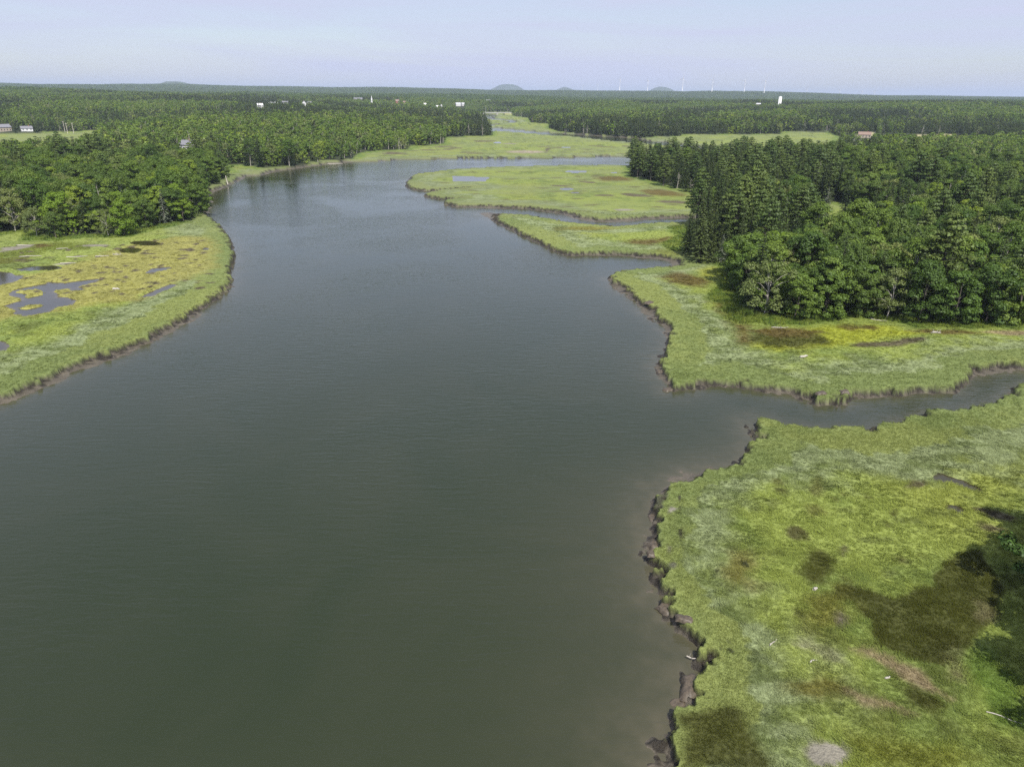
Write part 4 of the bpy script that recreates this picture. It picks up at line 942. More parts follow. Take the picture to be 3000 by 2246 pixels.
xy, z = ground_at((545, 440))
house((548, 414), "white gabled house with grey roof half hidden in the left wood", 11, 9, 4.2, 3.2, -0.75, r0=380)
CLEAR[-1] = CLEAR[-1][:3] + (125,)
house((2534, 388), "low house with a brown roof in the right bank wood", 14, 9, 3.6, 3.0, 0.1, M_TAN, M_ROOFB, r0=500); CLEAR[-1] = CLEAR[-1][:3] + (230,)
house((4, 366), "pale grey barn cut by the frame beside the far field", 16, 10, 4.5, 3.2, 0.4, M_TAN, M_ROOFG, r0=600, chimney=False); CLEAR[-1] = CLEAR[-1][:3] + (60,)
house((76, 371), "small white house beyond the far field", 12, 8, 3.2, 2.4, 0.1, r0=700); CLEAR[-1] = CLEAR[-1][:3] + (60,)
for p, lab, w, d, h, rise, rz, wl_, rf in [
  ((258, 269), "white shed at the start of the far farm row", 14, 10, 5, 3, 0, M_WHITE, M_STEEL), ((292, 267), "long white metal barn in the far farm row", 40, 16, 7, 4, 0.05, M_WHITE, M_STEEL), ((322, 270), "white barn right of the long barn", 26, 14, 6, 3.5, 0, M_WHITE, M_STEEL), ((342, 271), "small white house ending the far farm row", 12, 9, 5, 3, 0.2, M_WHITE, M_STEEL),
  ((761, 304), "white house at the village edge over the dense wood", 11, 8, 5.5, 3, 0.2, M_WHITE, M_WHITE), ((802, 300), "long low white building in the village", 24, 9, 4.5, 2.5, 0, M_WHITE, M_STEEL), ((834, 297), "white house with a grey roof in the village centre", 16, 9, 6, 3, 0.3, M_WHITE, M_ROOFG),
  ((890, 297), "steep gabled white house showing its gable end", 8, 9, 7, 5, 1.5, M_WHITE, M_WHITE), ((906, 298), "white house right of the steep gable", 13, 9, 6, 3.5, 0.6, M_WHITE, M_ROOFG), ((1049, 287), "grey roofed hall among village trees", 26, 12, 5, 4, 0, M_TAN, M_ROOFG),
  ((1163, 293), "red brick house near the white steeple", 12, 10, 8, 4, 0.4, M_REDB, M_ROOFB), ((1183, 297), "tan house beside the red brick house", 11, 9, 6, 3.5, 0.2, M_TAN, M_ROOFB), ((1244, 303), "white house with pale roof under the far ridge", 12, 10, 6, 4, 1.0, M_WHITE, M_WHITE), ((1281, 310), "low white shed in the trees", 12, 8, 4, 2.5, 0.2, M_WHITE, M_WHITE),
  ((1293, 307), "white gable end house by the shed", 8, 9, 6, 4, 1.45, M_WHITE, M_WHITE), ((1342, 302), "white house half hidden left of the big white hall", 14, 9, 6, 3, 0.2, M_WHITE, M_STEEL), ((1356, 302), "small white house by the hall", 10, 8, 5.5, 3, 0.5, M_WHITE, M_STEEL), ((1429, 293), "big white hall with pale roof above the bridge", 28, 16, 7, 5, 0.15, M_WHITE, M_STEEL),
  ((2222, 303), "pale house left of the water tower", 12, 9, 4.5, 2.5, 0.1, M_TAN, M_STEEL)]:
    house(p, lab, w, d, h, rise, rz, wl_, rf, r0=1100, chimney=w < 14)

# church with a white steeple
d_ = pix_dir([(1088, 279.5)])[0]; d_ = d_ / math.hypot(d_[0], d_[1]); xy = d_[:2] * 1950.0; z = float(terrain(xy[:1], xy[1:])[0])
e = empty("church", (xy[0], xy[1], z), 0.2); e.scale = [(CAM_H + d_[2] * 1950.0 - z) / 33.0] * 3; tag(e, "white church with a slender steeple rising above the village trees", "church")
b = MB(); b.box(-6, 6, 2, 24, -1, 9); b.obj("wall", M_WHITE, e)
rb = MB()
for s in (-1, 1):
    v = [(0, 1.6, 13.5), (0, 24.4, 13.5), (s * 6.6, 24.4, 8.7), (s * 6.6, 1.6, 8.7)]; v += [(x, y, q + .25) for x, y, q in v]; rb.add(v, [(0, 1, 2, 3), (4, 7, 6, 5), (0, 4, 5, 1), (1, 5, 6, 2), (2, 6, 7, 3), (3, 7, 4, 0)])
rb.obj("roof", M_ROOFG, e)
tw = MB().box(-2.6, 2.6, -2.6, 2.6, -1, 15).box(-2.0, 2.0, -2.0, 2.0, 15, 19).box(-2.9, 2.9, -2.9, 2.9, 14.8, 15.2).obj("tower", M_WHITE, e)
for s in (-1, 1):
    MB().box(-0.6 + 0.9 * s, 0.6 + 0.9 * s * 0.9, -2.06, -1.95, 15.8, 18.2).obj("louvre", M_ROOFG, tw)
MB().tube([(0, 0, 19), (0, 0, 25), (0, 0, 33)], [2.5, 1.35, 0.06], 8).obj("spire", M_WHITE, e)
CLEAR.append((xy[0], xy[1] + 5, 14, 22))

# water standpipe
xy, z = at_height((2287, 282.5), 27, 1100)
e = empty("water_tower", (xy[0], xy[1], z), 0); tag(e, "white cylindrical water tower with a domed cap above the forest", "water tower")
hh = 25.0; rr = 4.0
MB().tube([(0, 0, -1), (0, 0, hh)], [rr, rr], 32).obj("tank", M_WHITE, e, None, True)
MB().tube([(0, 0, hh), (0, 0, hh + .25)], [rr + .25, rr + .25], 32).obj("rim", M_STEEL, e)
MB().tube([(0, 0, hh + .25), (0, 0, hh + 1.1), (0, 0, hh + 1.7), (0, 0, hh + 1.9)], [rr, rr * .8, rr * .4, .1], 32).obj("cap", M_WHITE, e, None, True)
ld = MB(); ld.box(-0.35, -0.25, -rr - .3, -rr - .2, 0, hh).box(0.25, 0.35, -rr - .3, -rr - .2, 0, hh)
for k in range(24): ld.box(-0.25, 0.25, -rr - .28, -rr - .22, 0.9 + k, 0.96 + k)
ld.obj("ladder", M_STEEL, e); CLEAR.append((xy[0], xy[1], 9, 45))

# road bridge over the upper channel
pa = ground_pt([(1384, 336)], 1.0)[0]; pb = ground_pt([(1500, 336.5)], 1.0)[0]; mid = (pa + pb) / 2; L = float(np.linalg.norm(pb - pa)); ang = math.atan2(pb[1] - pa[1], pb[0] - pa[0])
e = empty("road_bridge", (mid[0], mid[1], 0), ang); tag(e, "low concrete road bridge across the far end of the channel", "bridge")
zd = 5.6
MB().box(-L * .62, L * .62, -5, 5, zd - 0.9, zd).obj("deck", M_CONC, e)
MB().box(-L * .62, L * .62, -4.4, 4.4, zd + .004, zd + .03).obj("roadway", M_ASPH, e)
for s in (-1, 1):
    rl = MB().box(-L * .62, L * .62, s * 4.8 - .08, s * 4.8 + .08, zd + .55, zd + .95)
    for k in np.linspace(-L * .6, L * .6, 40): rl.box(k - .1, k + .1, s * 4.8 - .06, s * 4.8 + .06, zd + .001, zd + .55)
    rl.obj("railing", M_STEEL, e)
for fx_ in (-0.23, 0.12):
    MB().box(L * fx_ - 2.4, L * fx_ + 2.4, -4.6, 4.6, -1.5, zd - .905).obj("pier", M_CONC, e)
for s in (-1, 1):                              # approach banks
    eb = MB(); x0, x1 = (0.30, 0.62) if s > 0 else (-0.62, -0.36)
    v = [(L * x0, -14, 0.8), (L * x1, -14, 0.8), (L * x1, 14, 0.8), (L * x0, 14, 0.8), (L * x0 + 3 * s * 0, -5.2, zd - .95), (L * x1, -5.2, zd - .95), (L * x1, 5.2, zd - .95), (L * x0, 5.2, zd - .95)]
    eb.add(v, [(3, 2, 1, 0), (4, 5, 6, 7), (0, 1, 5, 4), (1, 2, 6, 5), (2, 3, 7, 6), (3, 0, 4, 7)])
    eb.obj("embankment", plain_mat("rough_grass_bank", (0.24, 0.25, 0.10), 0.95, 0.3, 0.3), e)
CLEAR.append((mid[0], mid[1], L * .35, 60)); CLEAR.append((pa[0], pa[1], 22, 30)); CLEAR.append((pb[0], pb[1], 22, 30))

def utility_pole(xy, z, h, rz, label, tilt=0.0):
    e = empty("utility_pole", (xy[0], xy[1], z), rz); e.rotation_euler[1] = tilt; tag(e, label, "utility pole", "utility poles")
    MB().tube([(0, 0, -1), (0, 0, h)], [0.22, 0.14], 8).obj("pole", M_POLE, e, None, True)
    MB().box(-1.2, 1.2, -.08, .08, h - .9, h - .74).obj("crossarm", M_POLE, e)
    for x in (-1.0, 0.0, 1.0): MB().tube([(x, 0, h - .74 if x else h), (x, 0, h - .45 if x else h + .3)], [.07, .05], 6).obj("insulator", M_STEEL, e)
for p, h, lab in [((190, 384), 13, "front utility pole in the far field"), ((195, 375), 12, "thin utility pole behind the front pole"), ((213, 375), 12, "utility pole in the far field beside the bushes")]:
    g, z = ground_at(p); utility_pole(g, z, h, 0.3, lab)
g, z = ground_at((1423, 333)); utility_pole(g, 1.0, 19, 0.1, "utility pole standing by the bridge")

# wind turbines on the far ridge
tow = MB().tube([(0, 0, -2), (0, 0, 40), (0, 0, 80)], [2.3, 1.9, 1.4], 12); M_TURB = plain_mat('turbine_white', (0.66, 0.66, 0.67), 0.6, 0.05, 1)
tow_me = make_mesh("tower", *tow.raw(), (M_TURB,), None, True)
nac_me = make_mesh("nacelle", *MB().box(-1.8, 1.8, -3.2, 6.5, 79.2, 83).raw(), (M_TURB,))
hub_me = make_mesh("hub", *MB().tube([(0, -5.2, 81), (0, -4.2, 81), (0, -3.2, 81)], [0.4, 1.5, 1.8], 10).raw(), (M_TURB,), None, True)
bl = MB().tube([(0, 0, 1.2), (0.25, 0, 9), (0.1, 0, 24), (0, 0, 44)], [0.9, 1.45, 0.95, 0.2], 8); bv, bq = bl.raw(); bv[:, 1] *= 0.32
blade_me = make_mesh("blade", bv, bq, (M_TURB,), None, True)
for px, ptop, dist, rz, br, lab in [
  (1817, 233, 6400, 0.9, 0.35, "leftmost tall wind turbine left of the blue hill"), (1899, 236, 6700, 1.1, 0.05, "wind turbine just left of the blue hill"), (2002, 231, 5900, 0.7, 0.15, "largest wind turbine right of the blue hill"), (2089, 235, 6100, 0.8, 0.65, "wind turbine above the low ridge, second right of the hill"),
  (2184, 236, 6300, 0.7, 0.5, "wind turbine third right of the blue hill"), (2243, 237, 6000, 0.8, 0.35, "wind turbine above the water tower's left"),
  (1708, 248, 13500, 0.9, 0.4, "faint distant turbine rotor over the ridge"), (1752, 247, 10800, 0.9, 0.9, "faint distant turbine left of the tall ones"), (2364, 263, 9500, 0.8, 0.2, "faint turbine right of the water tower"), (2461, 264, 9800, 0.8, 0.7, "faint low turbine over the right wood"), (2526, 267, 9900, 0.8, 0.1, "faint low turbine above the flat horizon"), (2562, 269, 9600, 0.8, 0.5, "rightmost faint turbine on the flat horizon")]:
    d = pix_dir([(px, ptop)])[0]; d = d / math.hypot(d[0], d[1]); x, y = d[0] * dist, d[1] * dist; zh = CAM_H + d[2] * dist
    e = empty("wind_turbine", (x, y, zh - 81), -rz); tag(e, lab, "wind turbine", "wind turbines on the far ridge")
    for nm, me in (("tower", tow_me), ("nacelle", nac_me), ("hub", hub_me)):
        o = bpy.data.objects.new(nm, me); col.objects.link(o); o.parent = e
    for k in range(3):
        o = bpy.data.objects.new("blade", blade_me); col.objects.link(o); o.parent = e; o.location = (0, -4.2, 81); o.rotation_euler = (0, br + k * 2.0944, 0)

# ------------------------------------------------------------------ the woods
rng = np.random.default_rng(77)
def ring_points(r0, r1, step, az_lim=41.0):
    n = int((r1 * r1 - r0 * r0) * math.radians(az_lim) / (step * step))
    nr = max(1, int((r1 - r0) / step)); X = []; Y = []
    for r in np.linspace(r0, r1, nr, endpoint=False):
        m = int(2 * math.radians(az_lim) * r / step)
        a = np.radians(-az_lim) + (np.arange(m) + rng.random()) * (2 * math.radians(az_lim) / m)
        a = a + rng.normal(size=m) * 0.40 * step / r; q = r + rng.normal(size=m) * 0.40 * step
        X.append(q * np.sin(a)); Y.append(q * np.cos(a))
    return np.concatenate(X), np.concatenate(Y)

for P in STRIPS:
    CLEAR.append((P[:, 0].mean(), P[:, 1].mean(), 0.5 * float(np.ptp(P[:, 0])), 190))

def keep_clear(x, y):
    ok = np.ones(x.shape, bool)
    for cx, cy, rr, ln in CLEAR:
        d = math.hypot(cx, cy); ux, uy = cx / d, cy / d
        s = (cx - x) * ux + (cy - y) * uy; o = np.abs((x - cx) * uy - (y - cy) * ux)
        ok &= ~((s > -rr) & (s < ln) & (o < rr))
    for cx, cy, rr in placed:
        if math.hypot(cx, cy) < 900: ok &= (x - cx) ** 2 + (y - cy) ** 2 > rr * rr
    for P in STRIPS:
        ok &= poly_sdf(x, y, P, 40.0) > 3
    return ok

conifer_areas = [ground_pt(p, 2) for p in ([(1830, 470), (1900, 440), (2150, 470), (2400, 520), (2480, 600), (2360, 600), (2250, 600), (2100, 585), (2060, 570), (1960, 556), (1850, 525)],
                                            [(1985, 770), (2000, 690), (2050, 640), (2120, 600), (2260, 640), (2380, 680), (2330, 760), (2230, 800), (2120, 785), (2050, 780)])]
def wood(x, y, dw, do):
    """kind of tree at each point"""
    n = fbm(x, y, 55, 3, 91); r = np.hypot(x, y); u = rng.random(x.shape)
    pc = np.clip(0.17 + 0.48 * n, 0.03, 0.85); pf = np.clip(0.40 + 1.5 * fbm(x * 1.5, y, 330, 3, 95), 0.04, 0.96); w_ = sstep(450, 800, r); pc = pc * (1 - w_) + pf * w_
    for P in conifer_areas:
        s = poly_sdf(x, y, P, 60.0); pc = np.maximum(pc, 0.97 * (1 - sstep(-2, 7, s)))
    con = u < pc
    v = rng.random(x.shape); n2 = 1.5 * fbm(x, y, 34, 2, 93)
    k = np.where(con, 5, np.where(v < 0.58 + 0.2 * n2, 0, np.where(v < 0.70 + 0.15 * n2, 1, np.where(v < 0.86, 3, 2))))
    k = np.where(con & (v < 0.14), 7, k)
    k = np.where((do < 14) & (r > 480) & ~con & (rng.random(x.shape) < 0.22), 3, k)
    edge = (do < 5.0) & (v > 0.30) & ~con & (r < 480)
    return np.where(edge, 4, np.where((rng.random(x.shape) < 0.022) & (k != 4), 8, k))
KEY = ['maple', 'lime', 'willow', 'birch', 'shrub', 'spruce', 'greyspruce', 'pine', 'dead']
KINDS['dead'] = tuple((None, None, m_) for m_ in DEADS)

X, Y = ring_points(95, 560, 5.6, 58)
dw = water_dist(X, Y); do = open_dist(X, Y)
m = (dw > 3.0) & (do > 1.2); X, Y, dw, do = X[m], Y[m], dw[m], do[m]
m = keep_clear(X, Y); X, Y, dw, do = X[m], Y[m], dw[m], do[m]
K = wood(X, Y, dw, do); Zt = terrain(X, Y, dw, do) - 0.1
px, py, depth = to_pix(X, Y, Zt + 8)
inview = (depth > 5) & (px > -700) & (px < PW + 1500) & (py > 0) & (py < PH + 400)
X, Y, Zt, K, do, px, py = X[inview], Y[inview], Zt[inview], K[inview], do[inview], px[inview], py[inview]
r = np.hypot(X, Y)
VAR = rng.integers(0, 12, len(X)); RZ = rng.random(len(X)) * 6.283
Hh = np.array([HEIGHT[KEY[k]] for k in K]) * (0.62 + 0.62 * rng.random(len(X)) ** 0.9)
single = np.zeros(len(X), bool)
for ks, cap in (((0, 1), 270), ((2,), 90), ((3,), 120), ((4,), 110), ((5,), 240), ((7,), 60)):
    ii = np.where(np.isin(K, ks) & (px > -40) & (px < PW + 40) & (py < PH))[0]; ii = ii[np.argsort(r[ii])][:cap]; single[ii] = True
look = {0: "broadleaf tree", 1: "bright yellow green tree", 2: "pale grey green tree", 3: "pale trunked birch", 4: "low leafy shrub", 5: "dark pointed spruce", 7: "layered open pine"}
LAND = [((40, 600), "behind the silvery leaning tree"), ((165, 640), "behind the dark bulging tree"), ((366, 620), "behind the yellow green marsh edge tree"), ((500, 590), "behind the grey marsh edge spruce"), ((600, 520), "near the mud cove"), ((560, 450), "below the white house"), ((760, 470), "along the far grassy shore"), ((250, 480), "deep in the left wood"), ((60, 470), "near the far field"),
        ((1870, 480), "at the pine grove tip"), ((1990, 510), "in the grove's front rows"), ((2130, 520), "in the inner pine grove"), ((2060, 700), "beside the corner spruces"), ((2180, 740), "behind the lone dark spruce"), ((2240, 850), "behind the pale rounded tree"), ((2350, 880), "over the brown rush patch"), ((2460, 870), "above the reed strip"), ((2590, 860), "above the white root"), ((2700, 880), "behind the yellow shrubs"), ((2820, 860), "over the dark stump"), ((2940, 860), "beside the frame edge"),
        ((2410, 600), "round the sunlit clearing"), ((2560, 620), "around the large bleached dead tree"), ((2330, 680), "around the tallest pine"), ((2510, 720), "around the grey dead spruce"), ((2710, 720), "around the yellow green wood tree"), ((2850, 700), "in the wood beyond the frame edge trees"), ((2700, 560), "in the wood above the dead tree"), ((2900, 560), "in the upper right wood"), ((2350, 470), "in the wood behind the grove")]
LPX = np.array([p for p, _ in LAND], float)
ordn = ["first", "second", "third", "fourth", "fifth", "sixth", "seventh", "eighth", "ninth", "tenth", "eleventh", "twelfth"]
tens = {1: "tw", 2: "twenty", 3: "thirty", 4: "forty", 5: "fifty", 6: "sixty", 7: "seventy"}
def nth(n):
    n += 1
    if n <= 12: return ordn[n - 1]
    if n < 20: return ["thirteenth", "fourteenth", "fifteenth", "sixteenth", "seventeenth", "eighteenth", "nineteenth"][n - 13]
    return tens[n // 10][:-1] + "ieth" if n % 10 == 0 else tens[n // 10] + "-" + ordn[n % 10 - 1]
sel = np.where(single)[0]; near_l = np.argmin((px[sel][:, None] - LPX[:, 0]) ** 2 + ((py[sel][:, None] - LPX[:, 1]) * 1.3) ** 2, 1)
buckets = {}
for q, l in zip(sel, near_l): buckets.setdefault((int(K[q]), int(l)), []).append(q)
for (k, l), qs in buckets.items():
    qs.sort(key=lambda q: px[q]); kd = KEY[k]
    for n_, q in enumerate(qs):
        lab = "%s %s" % (look[k], LAND[l][1])
        if len(qs) > 1: lab += ", %s from the left" % (nth(n_))
        place_tree(kd, int(VAR[q]), (X[q], Y[q]), float(Zt[q]), float(Hh[q]), float(RZ[q]), lab, "%s %s" % (look[k], LAND[l][1]), None, float(0.82 + 0.4 * ((VAR[q] * 7 + q) % 11) / 10))
rest = ~single
protos = []; base = {}
for k, kd in enumerate(KEY):
    base[k] = len(protos)
    for v, mm in enumerate(KINDS[kd]): protos.append(unlinked("near_%d_%d" % (k, v), mm[2]))
nv = np.array([len(KINDS[k]) for k in KEY]); bs = np.array([base[k] for k in range(9)])
def zrot(rz): return np.stack([np.zeros_like(rz), np.zeros_like(rz), rz], -1)
s = Hh / np.array([HEIGHT[KEY[k]] for k in K]); SX = 0.82 + 0.45 * rng.random(len(X))
o = scatter("forest", np.stack([X, Y, Zt], -1)[rest], zrot(RZ[rest]), np.stack([s, s, s], -1)[rest] * np.stack([SX, SX, np.ones_like(SX)], -1)[rest], (bs[K] + VAR % nv[K])[rest], protos)
tag(o, "unbroken mixed wood filling both banks behind the first rows of trees", "forest", kind="stuff")

X, Y = ring_points(560, 2500, 6.3, 46)
dw = water_dist(X, Y); do = open_dist(X, Y)
m = (dw > 4.0) & (do > 2.0) & keep_clear(X, Y); X, Y, dw, do = X[m], Y[m], dw[m], do[m]
r = np.hypot(X, Y); m = rng.random(len(X)) < np.where(r > 1200, 0.7, 1.0); X, Y, dw, do, r = X[m], Y[m], dw[m], do[m], r[m]
Zt = terrain(X, Y, dw, do) - 0.2
K = wood(X, Y, dw, do); mi = np.array([0, 2, 5, 1, 1, 3, 3, 4, 6])[K]; mi = np.where((mi == 0) & (rng.random(len(X)) < 0.12), 1, mi)
s = (0.70 + 0.46 * rng.random(len(X))) * (1 + 0.22 * fbm(X, Y, 130, 2, 96)) * np.where(r > 1200, 1.06, 1.0)
o = scatter("distant_forest", np.stack([X, Y, Zt], -1), zrot(rng.random(len(X)) * 6.28), np.stack([s * 1.1, s * 1.1, s], -1), mi, mid_protos)
tag(o, "mixed forest stretching away round the village and the channel", "forest", kind="stuff")

X, Y = ring_points(2500, 9500, 30.0, 45)
m = keep_clear(X, Y); X, Y = X[m], Y[m]
big = np.full(len(X), 1e6); Zt = upland(X, Y) + 1.0 - 0.5
r = np.hypot(X, Y)
idx = rng.integers(0, 4, len(X)); s = 0.85 + 0.35 * rng.random(len(X))
o = scatter("skyline_forest", np.stack([X, Y, Zt], -1), zrot(rng.random(len(X)) * 6.28), np.repeat(s[:, None], 3, 1), idx, clump_protos)
tag(o, "hazy forest covering the low ridges up to the skyline", "forest", kind="stuff")

# ------------------------------------------------------------------ marsh grass near the camera
def grass_mat():
    m, nd, lk, b = new_mat("marsh_grass_blades")
    a = N(nd, 'ShaderNodeAttribute', attribute_name='tint', attribute_type='INSTANCER'); geo = N(nd, 'ShaderNodeNewGeometry')
    mr = N(nd, 'ShaderNodeMapRange'); mr.inputs['To Min'].default_value = 0.78; mr.inputs['To Max'].default_value = 1.25
    lk.new(geo.outputs['Random Per Island'], mr.inputs['Value'])
    mx = N(nd, 'ShaderNodeMixRGB', blend_type='MULTIPLY'); mx.inputs['Fac'].default_value = 1; lk.new(a.outputs['Color'], mx.inputs['Color1']); lk.new(mr.outputs[0], mx.inputs['Color2'])
    out = nd['Material Output']; nd.remove(b)
    df = N(nd, 'ShaderNodeBsdfDiffuse'); tr = N(nd, 'ShaderNodeBsdfTranslucent'); lk.new(mx.outputs[0], df.inputs['Color']); lk.new(mx.outputs[0], tr.inputs['Color'])
    ms = N(nd, 'ShaderNodeMixShader'); ms.inputs['Fac'].default_value = 0.3; lk.new(df.outputs[0], ms.inputs[1]); lk.new(tr.outputs[0], ms.inputs[2]); lk.new(ms.outputs[0], out.inputs['Surface'])
    return m
M_GRASS = grass_mat()
def tuft(seed, n, hgt, spread, lay, width):
    g = np.random.default_rng(seed); V = []; Q = []; k = 0
    for _ in range(n):
        a = g.random() * 6.28; rr = spread * math.sqrt(g.random()); x0, y0 = rr * math.cos(a), rr * math.sin(a)
        h = hgt * (0.6 + 0.6 * g.random()); da = g.normal() * 0.5; ln = lay * (0.6 + 0.7 * g.random())
        dx, dy = math.cos(da) * ln * h, math.sin(da) * ln * h; up = math.sqrt(max(0.05, 1 - min(ln, .95) ** 2)) * h
        sx, sy = -math.sin(da + g.normal() * .7), math.cos(da + g.normal() * .7); w = width * (0.7 + 0.6 * g.random())
        p0 = np.array([x0, y0, -0.03]); p1 = p0 + [dx * .35, dy * .35, up * .75]; p2 = p0 + [dx, dy, up]
        S = np.array([sx, sy, 0]) * w * .5
        V += [p0 - S, p0 + S, p1 + S * .8, p1 - S * .8, p2 + S * .15, p2 - S * .15]; Q += [(k, k + 1, k + 2, k + 3), (k + 3, k + 2, k + 4, k + 5)]; k += 6
    return make_mesh("tuft", V, Q, (M_GRASS,))
tuft_protos = [unlinked("tuft_%d" % k, tuft(200 + k, *a)) for k, a in enumerate([(20, 0.36, 0.28, 0.85, 0.038), (20, 0.36, 0.30, 0.95, 0.038), (26, 0.24, 0.36, 0.45, 0.027), (26, 0.24, 0.36, 0.55, 0.027), (16, 0.75, 0.35, 0.3, 0.05)])]
def grass_points(r0, r1, step, size):
    X, Y = ring_points(r0, r1, step, 50)
    px, py, _ = to_pix(X, Y, np.ones_like(X)); m = (px > -150) & (px < PW + 330) & (py < PH + 200); X, Y = X[m], Y[m]
    dw = water_dist(X, Y); m = dw > 0.1; X, Y, dw = X[m], Y[m], dw[m]
    do = open_dist(X, Y); m = (dw - mud_width(X, Y) > 0.22 + 0.4 * sstep(120, 320, np.hypot(X, Y))) & (do < 2.5); X, Y, dw, do = X[m], Y[m], dw[m], do[m]
    z = terrain(X, Y, dw, do); tn = marsh_tone(X, Y, dw, do)
    grey = (tn.max(1) - tn.min(1)) / tn.max(1); m = (z > 1.04) & ~((tn[:, 0] > 1.02 * tn[:, 1]) & (grey < 0.50)); X, Y, z, tn, dw, do = X[m], Y[m], z[m], tn[m], dw[m], do[m]
    d = dw - mud_width(X, Y); nA = fbm(X, Y, 9, 3, 61); nC = fbm(X, Y, 30, 2, 65); tb = tall_width(X, Y) * (1 + 0.30 * nA + 0.25 * nC)
    kind_ = np.where(d < tb, rng.integers(2, 4, len(X)), rng.integers(0, 2, len(X))); kind_ = np.where((do + 4.0 * nA + 1.5 * nC > -5) & (d > 8), 4, kind_)
    swirl = 5.5 * fbm(X, Y, 7.0, 2, 97) + 0.6 * rng.normal(size=len(X)); swirl = np.where(kind_ >= 2, 1.2 * fbm(X, Y, 15, 2, 98) + 0.8 * rng.normal(size=len(X)), swirl)
    lump = np.where(kind_ < 2, 0.75 + 0.5 * sstep(-0.6, 0.8, fbm(X, Y, 1.3, 2, 99)), 0.9 + 0.15 * sstep(-0.6, 0.8, fbm(X, Y, 2.5, 2, 99))); sc = size * lump * (0.85 + 0.3 * rng.random(len(X))) * (0.62 + 0.38 * sstep(0.3, 1.8, d))
    tn = tn * (0.93 + 0.14 * rng.random(len(X)))[:, None]
    return np.stack([X, Y, z - 0.02], -1), zrot(swirl), np.stack([sc, sc, sc * np.where(kind_ == 4, 1.0, 0.9) * (1.0 - 0.5 * sstep(120, 230, np.hypot(X, Y)))], -1), kind_, tn
G = [grass_points(38, 80, 0.30, 1.0), grass_points(80, 130, 0.42, 1.25), grass_points(130, 210, 0.62, 1.3), grass_points(210, 330, 0.92, 1.5)]
o = scatter("marsh_grass", *[np.concatenate([g[k] for g in G]) for k in range(4)], tuft_protos, np.concatenate([g[4] for g in G]))
tag(o, "windblown salt marsh grass covering both near banks", "grass", kind="stuff")

# ------------------------------------------------------------------ driftwood, slumped mud, stones
def driftwood(p, length, rz, rad, label, twigs=0, z=None):
    g, zz = ground_at(p); e_rng = np.random.default_rng(int(p[0] * 7 + p[1])); n = 7
    t = np.linspace(-.5, .5, n); pts = np.stack([t * length, 0.09 * length * np.sin(t * 4 + p[0]), rad * 0.7 + 0.03 * e_rng.normal(size=n)], -1)
    b = MB(); b.tube(pts, rad * np.array([.9, 1.1, 1, .95, .85, .7, .45]), 8); v, q = b.raw()
    o = link("driftwood_log", make_mesh("driftwood_log", v, q, (M_DRIFT,), None, True), None, (g[0], g[1], zz + 0.04)); o.rotation_euler = (0, 0, rz)
    tag(o, label, "driftwood", "bleached driftwood")
    for k in range(twigs):
        b = MB(); s0 = pts[1 + k % (n - 2)]; b.tube([s0, s0 + np.array([0.2 * e_rng.normal(), 0.35 * e_rng.normal(), 0.5 + 0.5 * e_rng.random()])], [rad * .4, rad * .12], 4); b.obj("branch", M_DRIFT, o)
for a in [((72, 720), 5.0, 0.22, 0.20, "long white log lying on the pale mud streak"), ((183, 729), 3.6, 0.05, 0.13, "thin white log on the dark grass"), ((90, 752), 6.5, 0.3, 0.14, "longest bleached log below the two white logs"), ((300, 751), 4.0, 0.25, 0.15, "grey log before the brown pool", 4), ((345, 747), 3.2, -0.2, 0.16, "tangle of bleached branches beside the brown pool", 8), ((225, 752), 6, 0.2, 0.15, "thin dark stick in the marsh grass"),
          ((200, 772), 4.5, 0.12, 0.14, "pale plank by the long brown pool"), ((341, 849), 1.8, 0.0, 0.3, "short white log in the ochre grass"), ((2355, 1046), 1.9, 0.3, 0.26, "white driftwood stump alone on the lime marsh"), ((2285, 960), 4.0, 0.15, 0.10, "thin white branch along the reeds", 3), ((2551, 931), 1.6, 0.5, 0.2, "white root at the edge of the reeds", 3), ((2575, 938), 3.5, -0.5, 0.09, "pale stick beside the white root"),
          ((2742, 976), 2.0, 0.1, 0.22, "dark rotting stump on the marsh edge", 5), ((2265, 1882), 1.2, 0.9, 0.06, "short pale stick in the near marsh"), ((2035, 1928), 1.5, -0.4, 0.06, "bare branch poking out of the near bank", 2), ((2388, 1727), 0.6, 0.3, 0.18, "white chunk of wood in the dark rushes"), ((2950, 2105), 3.0, -0.3, 0.05, "white fallen branch at the shady edge"), ((2600, 1985), 0.6, 0.3, 0.1, "pale wood bit on the tan wrack"), ((980, 474), 12, 0.08, 0.25, "long pale log lying along the far shore"), ((2383, 1937), 0.9, 0.4, 0.07, "pale stick on the near wrack line")]:
    driftwood(*a)
g, z = ground_at((668, 543)); o = MB().tube([(0, 0, -.5), (-.5, 0, 2.6), (-.7, .1, 4.4)], [.3, .26, .15], 8).obj("dead_stump", M_DRIFT, None, (g[0], g[1], z), True); tag(o, "white leaning dead stub at the tip of the grassy spit", "stump")

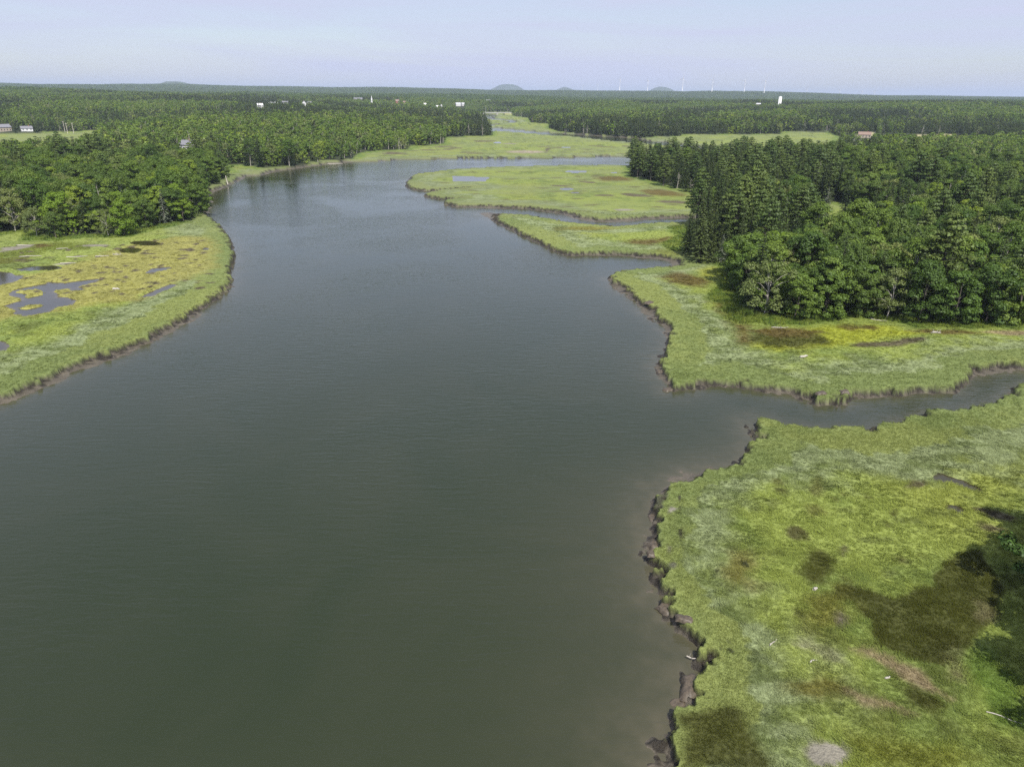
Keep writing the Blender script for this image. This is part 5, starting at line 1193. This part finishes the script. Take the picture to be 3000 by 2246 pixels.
M_MUD = plain_mat("wet_peat", (0.085, 0.067, 0.046), 0.55, 0.35, 4, 0.6)
def block(p, sx, sy, sz, rz, label, dz=0.0, tilt=0.0):
    g, zz = ground_at(p); gr = np.random.default_rng(int(p[0] + 3 * p[1])); nx, ny = 11, 11
    u = np.linspace(-1, 1, nx); A, B = np.meshgrid(u, u); sup = (np.abs(A) ** 4 + np.abs(B) ** 4) ** .25; hgt = np.clip(1 - sup ** 5, 0, 1) ** .6
    Zz = sz * hgt * (1 + 0.3 * fbm(A * 3 + p[0], B * 3, 1.2, 3, 5)) - 0.12; Xx = A * sx * (1 + 0.15 * fbm(B * 2 + p[1], A, 1, 2, 6)); Yy = B * sy * (1 + 0.18 * fbm(A * 2 + p[0], B, 1, 2, 7))
    ii = np.arange(ny - 1)[:, None]; jj = np.arange(nx - 1)[None, :]; q = np.stack([ii * nx + jj, ii * nx + jj + 1, (ii + 1) * nx + jj + 1, (ii + 1) * nx + jj], -1).reshape(-1, 4)
    o = link("peat_block", make_mesh("peat_block", np.stack([Xx.ravel(), Yy.ravel(), Zz.ravel()], -1), q, (M_MUD,), None, True), None, (g[0], g[1], max(zz, -0.25) + dz)); o.rotation_euler = (tilt, 0, rz)
    tag(o, label, "peat block", "slumped peat blocks along the bank")
block((2022, 2012), 0.85, 1.55, 0.6, -0.25, "large slumped peat block split from the near bank")
block((1985, 2062), 0.7, 0.6, 0.4, 0.4, "small peat block below the large slumped one")
block((1918, 1600), 0.8, 0.9, 0.5, 0.2, "rounded peat lump at the near bank's bulge")
block((1912, 1520), 0.6, 0.9, 0.45, 0.1, "narrow peat lump above the rounded lump"); block((1905, 1640), 0.5, 0.5, 0.35, 0, "low peat lump below the rounded lump")
block((1950, 1785), 0.7, 0.9, 0.5, 0.5, "peat lump where the near bank narrows"); block((2000, 1850), 0.9, 0.5, 0.4, -0.3, "flat peat lump in the shallow water")
block((2470, 1170), 0.8, 0.6, 0.5, 0, "peat lump at the creek's grassy point"); block((2400, 1180), 1.0, 0.6, 0.5, 0.3, "dark peat lump under the creek point"); block((1958, 1145), 1.2, 0.8, 0.5, 0.4, "peat lump at the sharp corner of the creek mouth"); block((1935, 1090), 0.8, 1.0, 0.45, 0, "peat lump above the creek mouth corner")
block((1900, 900), 1.2, 0.9, 0.5, 0.7, "peat lump on the wide mud slope"); block((1800, 845), 0.6, 0.5, 0.35, 0.1, "lone dark stone off the marsh point")

# ------------------------------------------------------------------ air
hz, nd, lk, b = new_mat("haze_air"); nd.remove(b)
pv = nd.new('ShaderNodeVolumePrincipled'); pv.inputs['Color'].default_value = (0.68, 0.80, 1.0, 1); pv.inputs['Density'].default_value = 0.000066; pv.inputs['Anisotropy'].default_value = 0.0
lk.new(pv.outputs[0], nd['Material Output'].inputs['Volume'])
o = MB().box(-31500, 31500, -31500, 31500, -4, 240).obj("haze", hz); tag(o, "thin blue summer haze over the whole land", "haze", kind="stuff")
